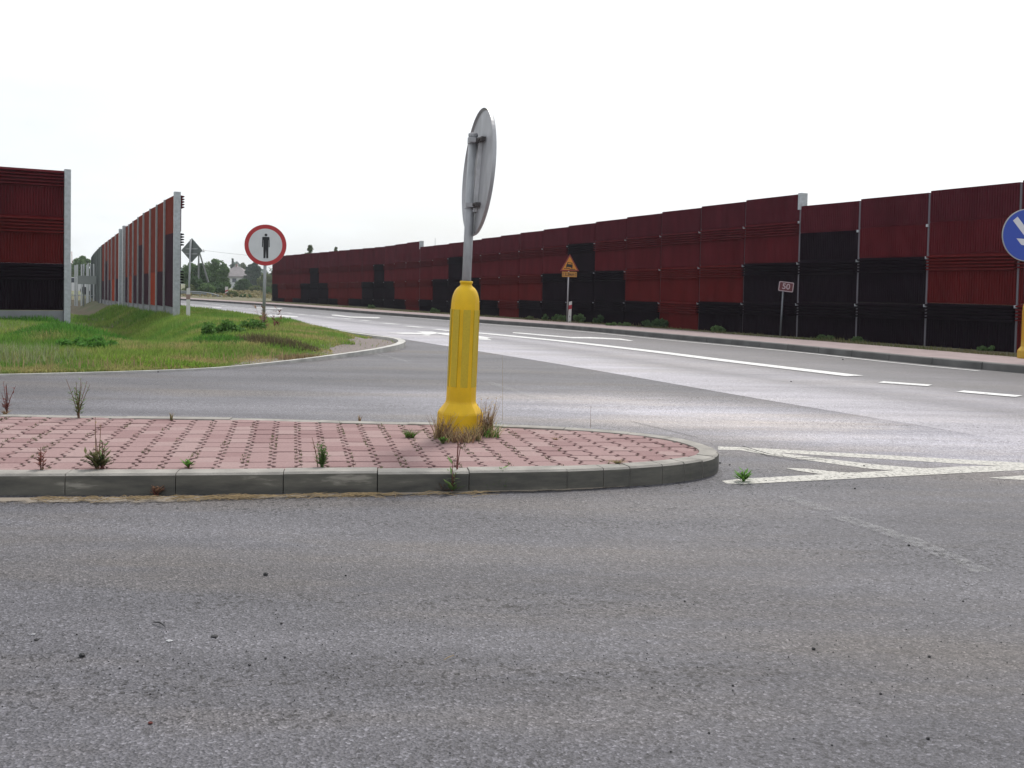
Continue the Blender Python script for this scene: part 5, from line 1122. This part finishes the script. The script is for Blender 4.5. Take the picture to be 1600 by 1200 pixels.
# loose dry straw strands along the kerb foot
b = MB(); R_ = random.Random(9)
for _ in range(230):
    x = R_.choice((R_.uniform(60, 240), R_.uniform(275, 620), R_.uniform(440, 760), R_.uniform(280, 400))); y0 = float(np.interp(x, [0, 275, 400, 700, 900], [781, 779, 777, 772, 767])) + abs(R_.gauss(0, 2.2)); c = at(x, y0)
    a = R_.gauss(.1, .5); L2 = R_.uniform(.02, .10); pts = [(c.x - math.cos(a) * L2, c.y - math.sin(a) * L2, .006), (c.x, c.y, .010 + R_.random() * .012), (c.x + math.cos(a) * L2, c.y + math.sin(a) * L2, .008)]; b.tube(pts, [.0012, .0016, .0008], 4, cap=False)
tag(b.build('straw_litter', M_dry), 'dry straw strands lying along the foot of the island kerb', 'straw', kind='stuff')

# ------------------------------------------------------------------ stones and litter on the road
def stone(px, py, wpx, mt, lab, cat='stone', name='stone', group=None, flat=.6, seed=0):
    c = at(px, py); r = wpx * c.y / F / 2; R_ = random.Random(seed); b = MB(); rings = 5; seg = 8; vs = []
    for i in range(rings + 1):
        th = math.pi * i / rings
        for j in range(seg): ph = 2 * math.pi * j / seg; q = r * R_.uniform(.75, 1.1); vs.append((q * math.sin(th) * math.cos(ph), q * math.sin(th) * math.sin(ph) * .8, q * flat * math.cos(th)))
    b.add(vs, [(i * seg + j, i * seg + (j + 1) % seg, (i + 1) * seg + (j + 1) % seg, (i + 1) * seg + j) for i in range(rings) for j in range(seg)])
    o = b.build(name, mt); o.location = (c.x, c.y, r * flat * .7); return tag(o, lab, cat, group)
small = [(440, 975, 5), (120, 992, 4), (540, 900, 4), (215, 1034, 4), (187, 1045, 4), (445, 1028, 5), (415, 1030, 5), (390, 1040, 6), (235, 1085, 4), (550, 1022, 4), (1271, 1015, 7), (1450, 1155, 7), (1108, 1146, 5), (1300, 1165, 4), (1240, 1155, 4), (1048, 1175, 4), (1145, 1072, 5), (1376, 1085, 5), (1070, 940, 4), (1505, 940, 4), (1420, 853, 5), (1452, 1027, 6), (1317, 563, 3), (1236, 597, 3), (1197, 752, 3), (1350, 729, 4), (1336, 764, 4), (880, 680, 4), (247, 582, 3), (1125, 724, 4), (1140, 727, 3)]
for i, (x, y, w_) in enumerate(small): stone(x, y, w_, M_stone, 'tiny dark stone lying loose on the asphalt', group='tiny loose stones on the asphalt', seed=i)
stone(415, 899, 9, M_stone, 'dark pebble farthest from the camera in the left foreground', seed=51); stone(235, 1131, 8, mat('red_stone', (.12, .025, .02), .8), 'small red brick crumb low in the left foreground', seed=52); stone(128, 1026, 11, M_stone, 'blackish stone with a notch at the left foreground', seed=53)
stone(57, 1000, 9, M_stone, 'flat black chip at the far left foreground', seed=54, flat=.3); stone(335, 995, 14, M_stone, 'long flat black chip in the left foreground', seed=55, flat=.25); stone(265, 1002, 12, mat('pale_leaf', (.36, .36, .38), .6), 'pale grey leaf lying left of the long black chip', 'leaf', 'leaf', seed=56, flat=.2)
stone(52, 992, 8, MATS['pale_leaf'], 'white scrap beside the flat black chip', 'litter', 'scrap', seed=57, flat=.3)
b = MB(); c = at(250, 978); b.tube([(c.x - .03, c.y + .02, .006), (c.x, c.y, .012), (c.x + .025, c.y - .02, .006)], [.002, .003, .002], 5); tag(b.build('twig', M_stone), 'short dark twig in the left foreground', 'twig')
b = MB(); c = at(700, 1032); b.tube([(c.x - .012, c.y - .012, .006), (c.x, c.y, .010), (c.x + .018, c.y + .03, .006)], [.0012, .0018, .0012], 5); tag(b.build('twig', M_dry), 'pale straw twig in the middle foreground', 'twig')

# ------------------------------------------------------------------ hazy summer air
b = MB(); b.box((0, 295, 11), (1240, 640, 30)); M_hz = bpy.data.materials.new('haze'); M_hz.use_nodes = True; t = M_hz.node_tree; t.nodes.clear()
vo = t.nodes.new('ShaderNodeVolumePrincipled'); vo.inputs['Color'].default_value = (.86, .92, 1.0, 1); vo.inputs['Density'].default_value = .00042; vo.inputs['Anisotropy'].default_value = .3
mo = t.nodes.new('ShaderNodeOutputMaterial'); t.links.new(vo.outputs[0], mo.inputs['Volume'])
tag(b.build('haze', M_hz), 'pale summer haze', 'haze', kind='stuff')

# ------------------------------------------------------------------ moss in the paver joints, grit on the road
R_ = np.random.RandomState(31); pts = []
for _ in range(9000):
    i = R_.randint(-22, 13); y = R_.uniform(-.3, 3.4); x = i * PW + R_.choice((-.017, .017)) + R_.normal() * .005
    P_ = (o0.x + e1.x * x + e2.x * y, o0.y + e1.y * x + e2.y * y)
    if math.sin(i * 12.9) * .5 + math.sin(y * 5.1 + i * 3.3) + math.sin(y * 13 + i) * .6 < .35: continue
    if all(inside_(P_, a, c) for a, c in zip(HI, HI[1:] + HI[:1])): pts.append((P_[0], P_[1], ih - .010))
st_ = blades(0, np.array(pts), lambda P, R2: R2.uniform(.010, .022, len(P)), .0032, lambda P, R2: np.array([.155, .150, .085])[None] * R2.uniform(.6, 1.4, (len(P), 1)), 33, 1.2)
tag(bladeobj('joint_moss', [st_], M_blade), 'olive moss and seedlings in the joints of the island paving', 'moss', kind='stuff')
b = MB(); R_ = random.Random(77)
for _ in range(700):
    if R_.random() < .75: x, y = R_.uniform(0, 1600), R_.gauss(1010, 55)
    else: x, y = R_.uniform(900, 1600), R_.choice((R_.gauss(735, 14), R_.gauss(765, 10)))
    if y > 1190 or y < 700: continue
    c = at(x, y); q = R_.uniform(.0012, .0040); a = R_.uniform(0, 6)
    b.add([(c.x + q * math.cos(a + k * 2.1), c.y + q * math.sin(a + k * 2.1), .0) for k in range(3)] + [(c.x, c.y, q * 1.1)], [(0, 1, 3), (1, 2, 3), (2, 0, 3)])
tag(b.build('grit', M_stone), 'fine dark grit scattered on the near asphalt', 'grit', kind='stuff')
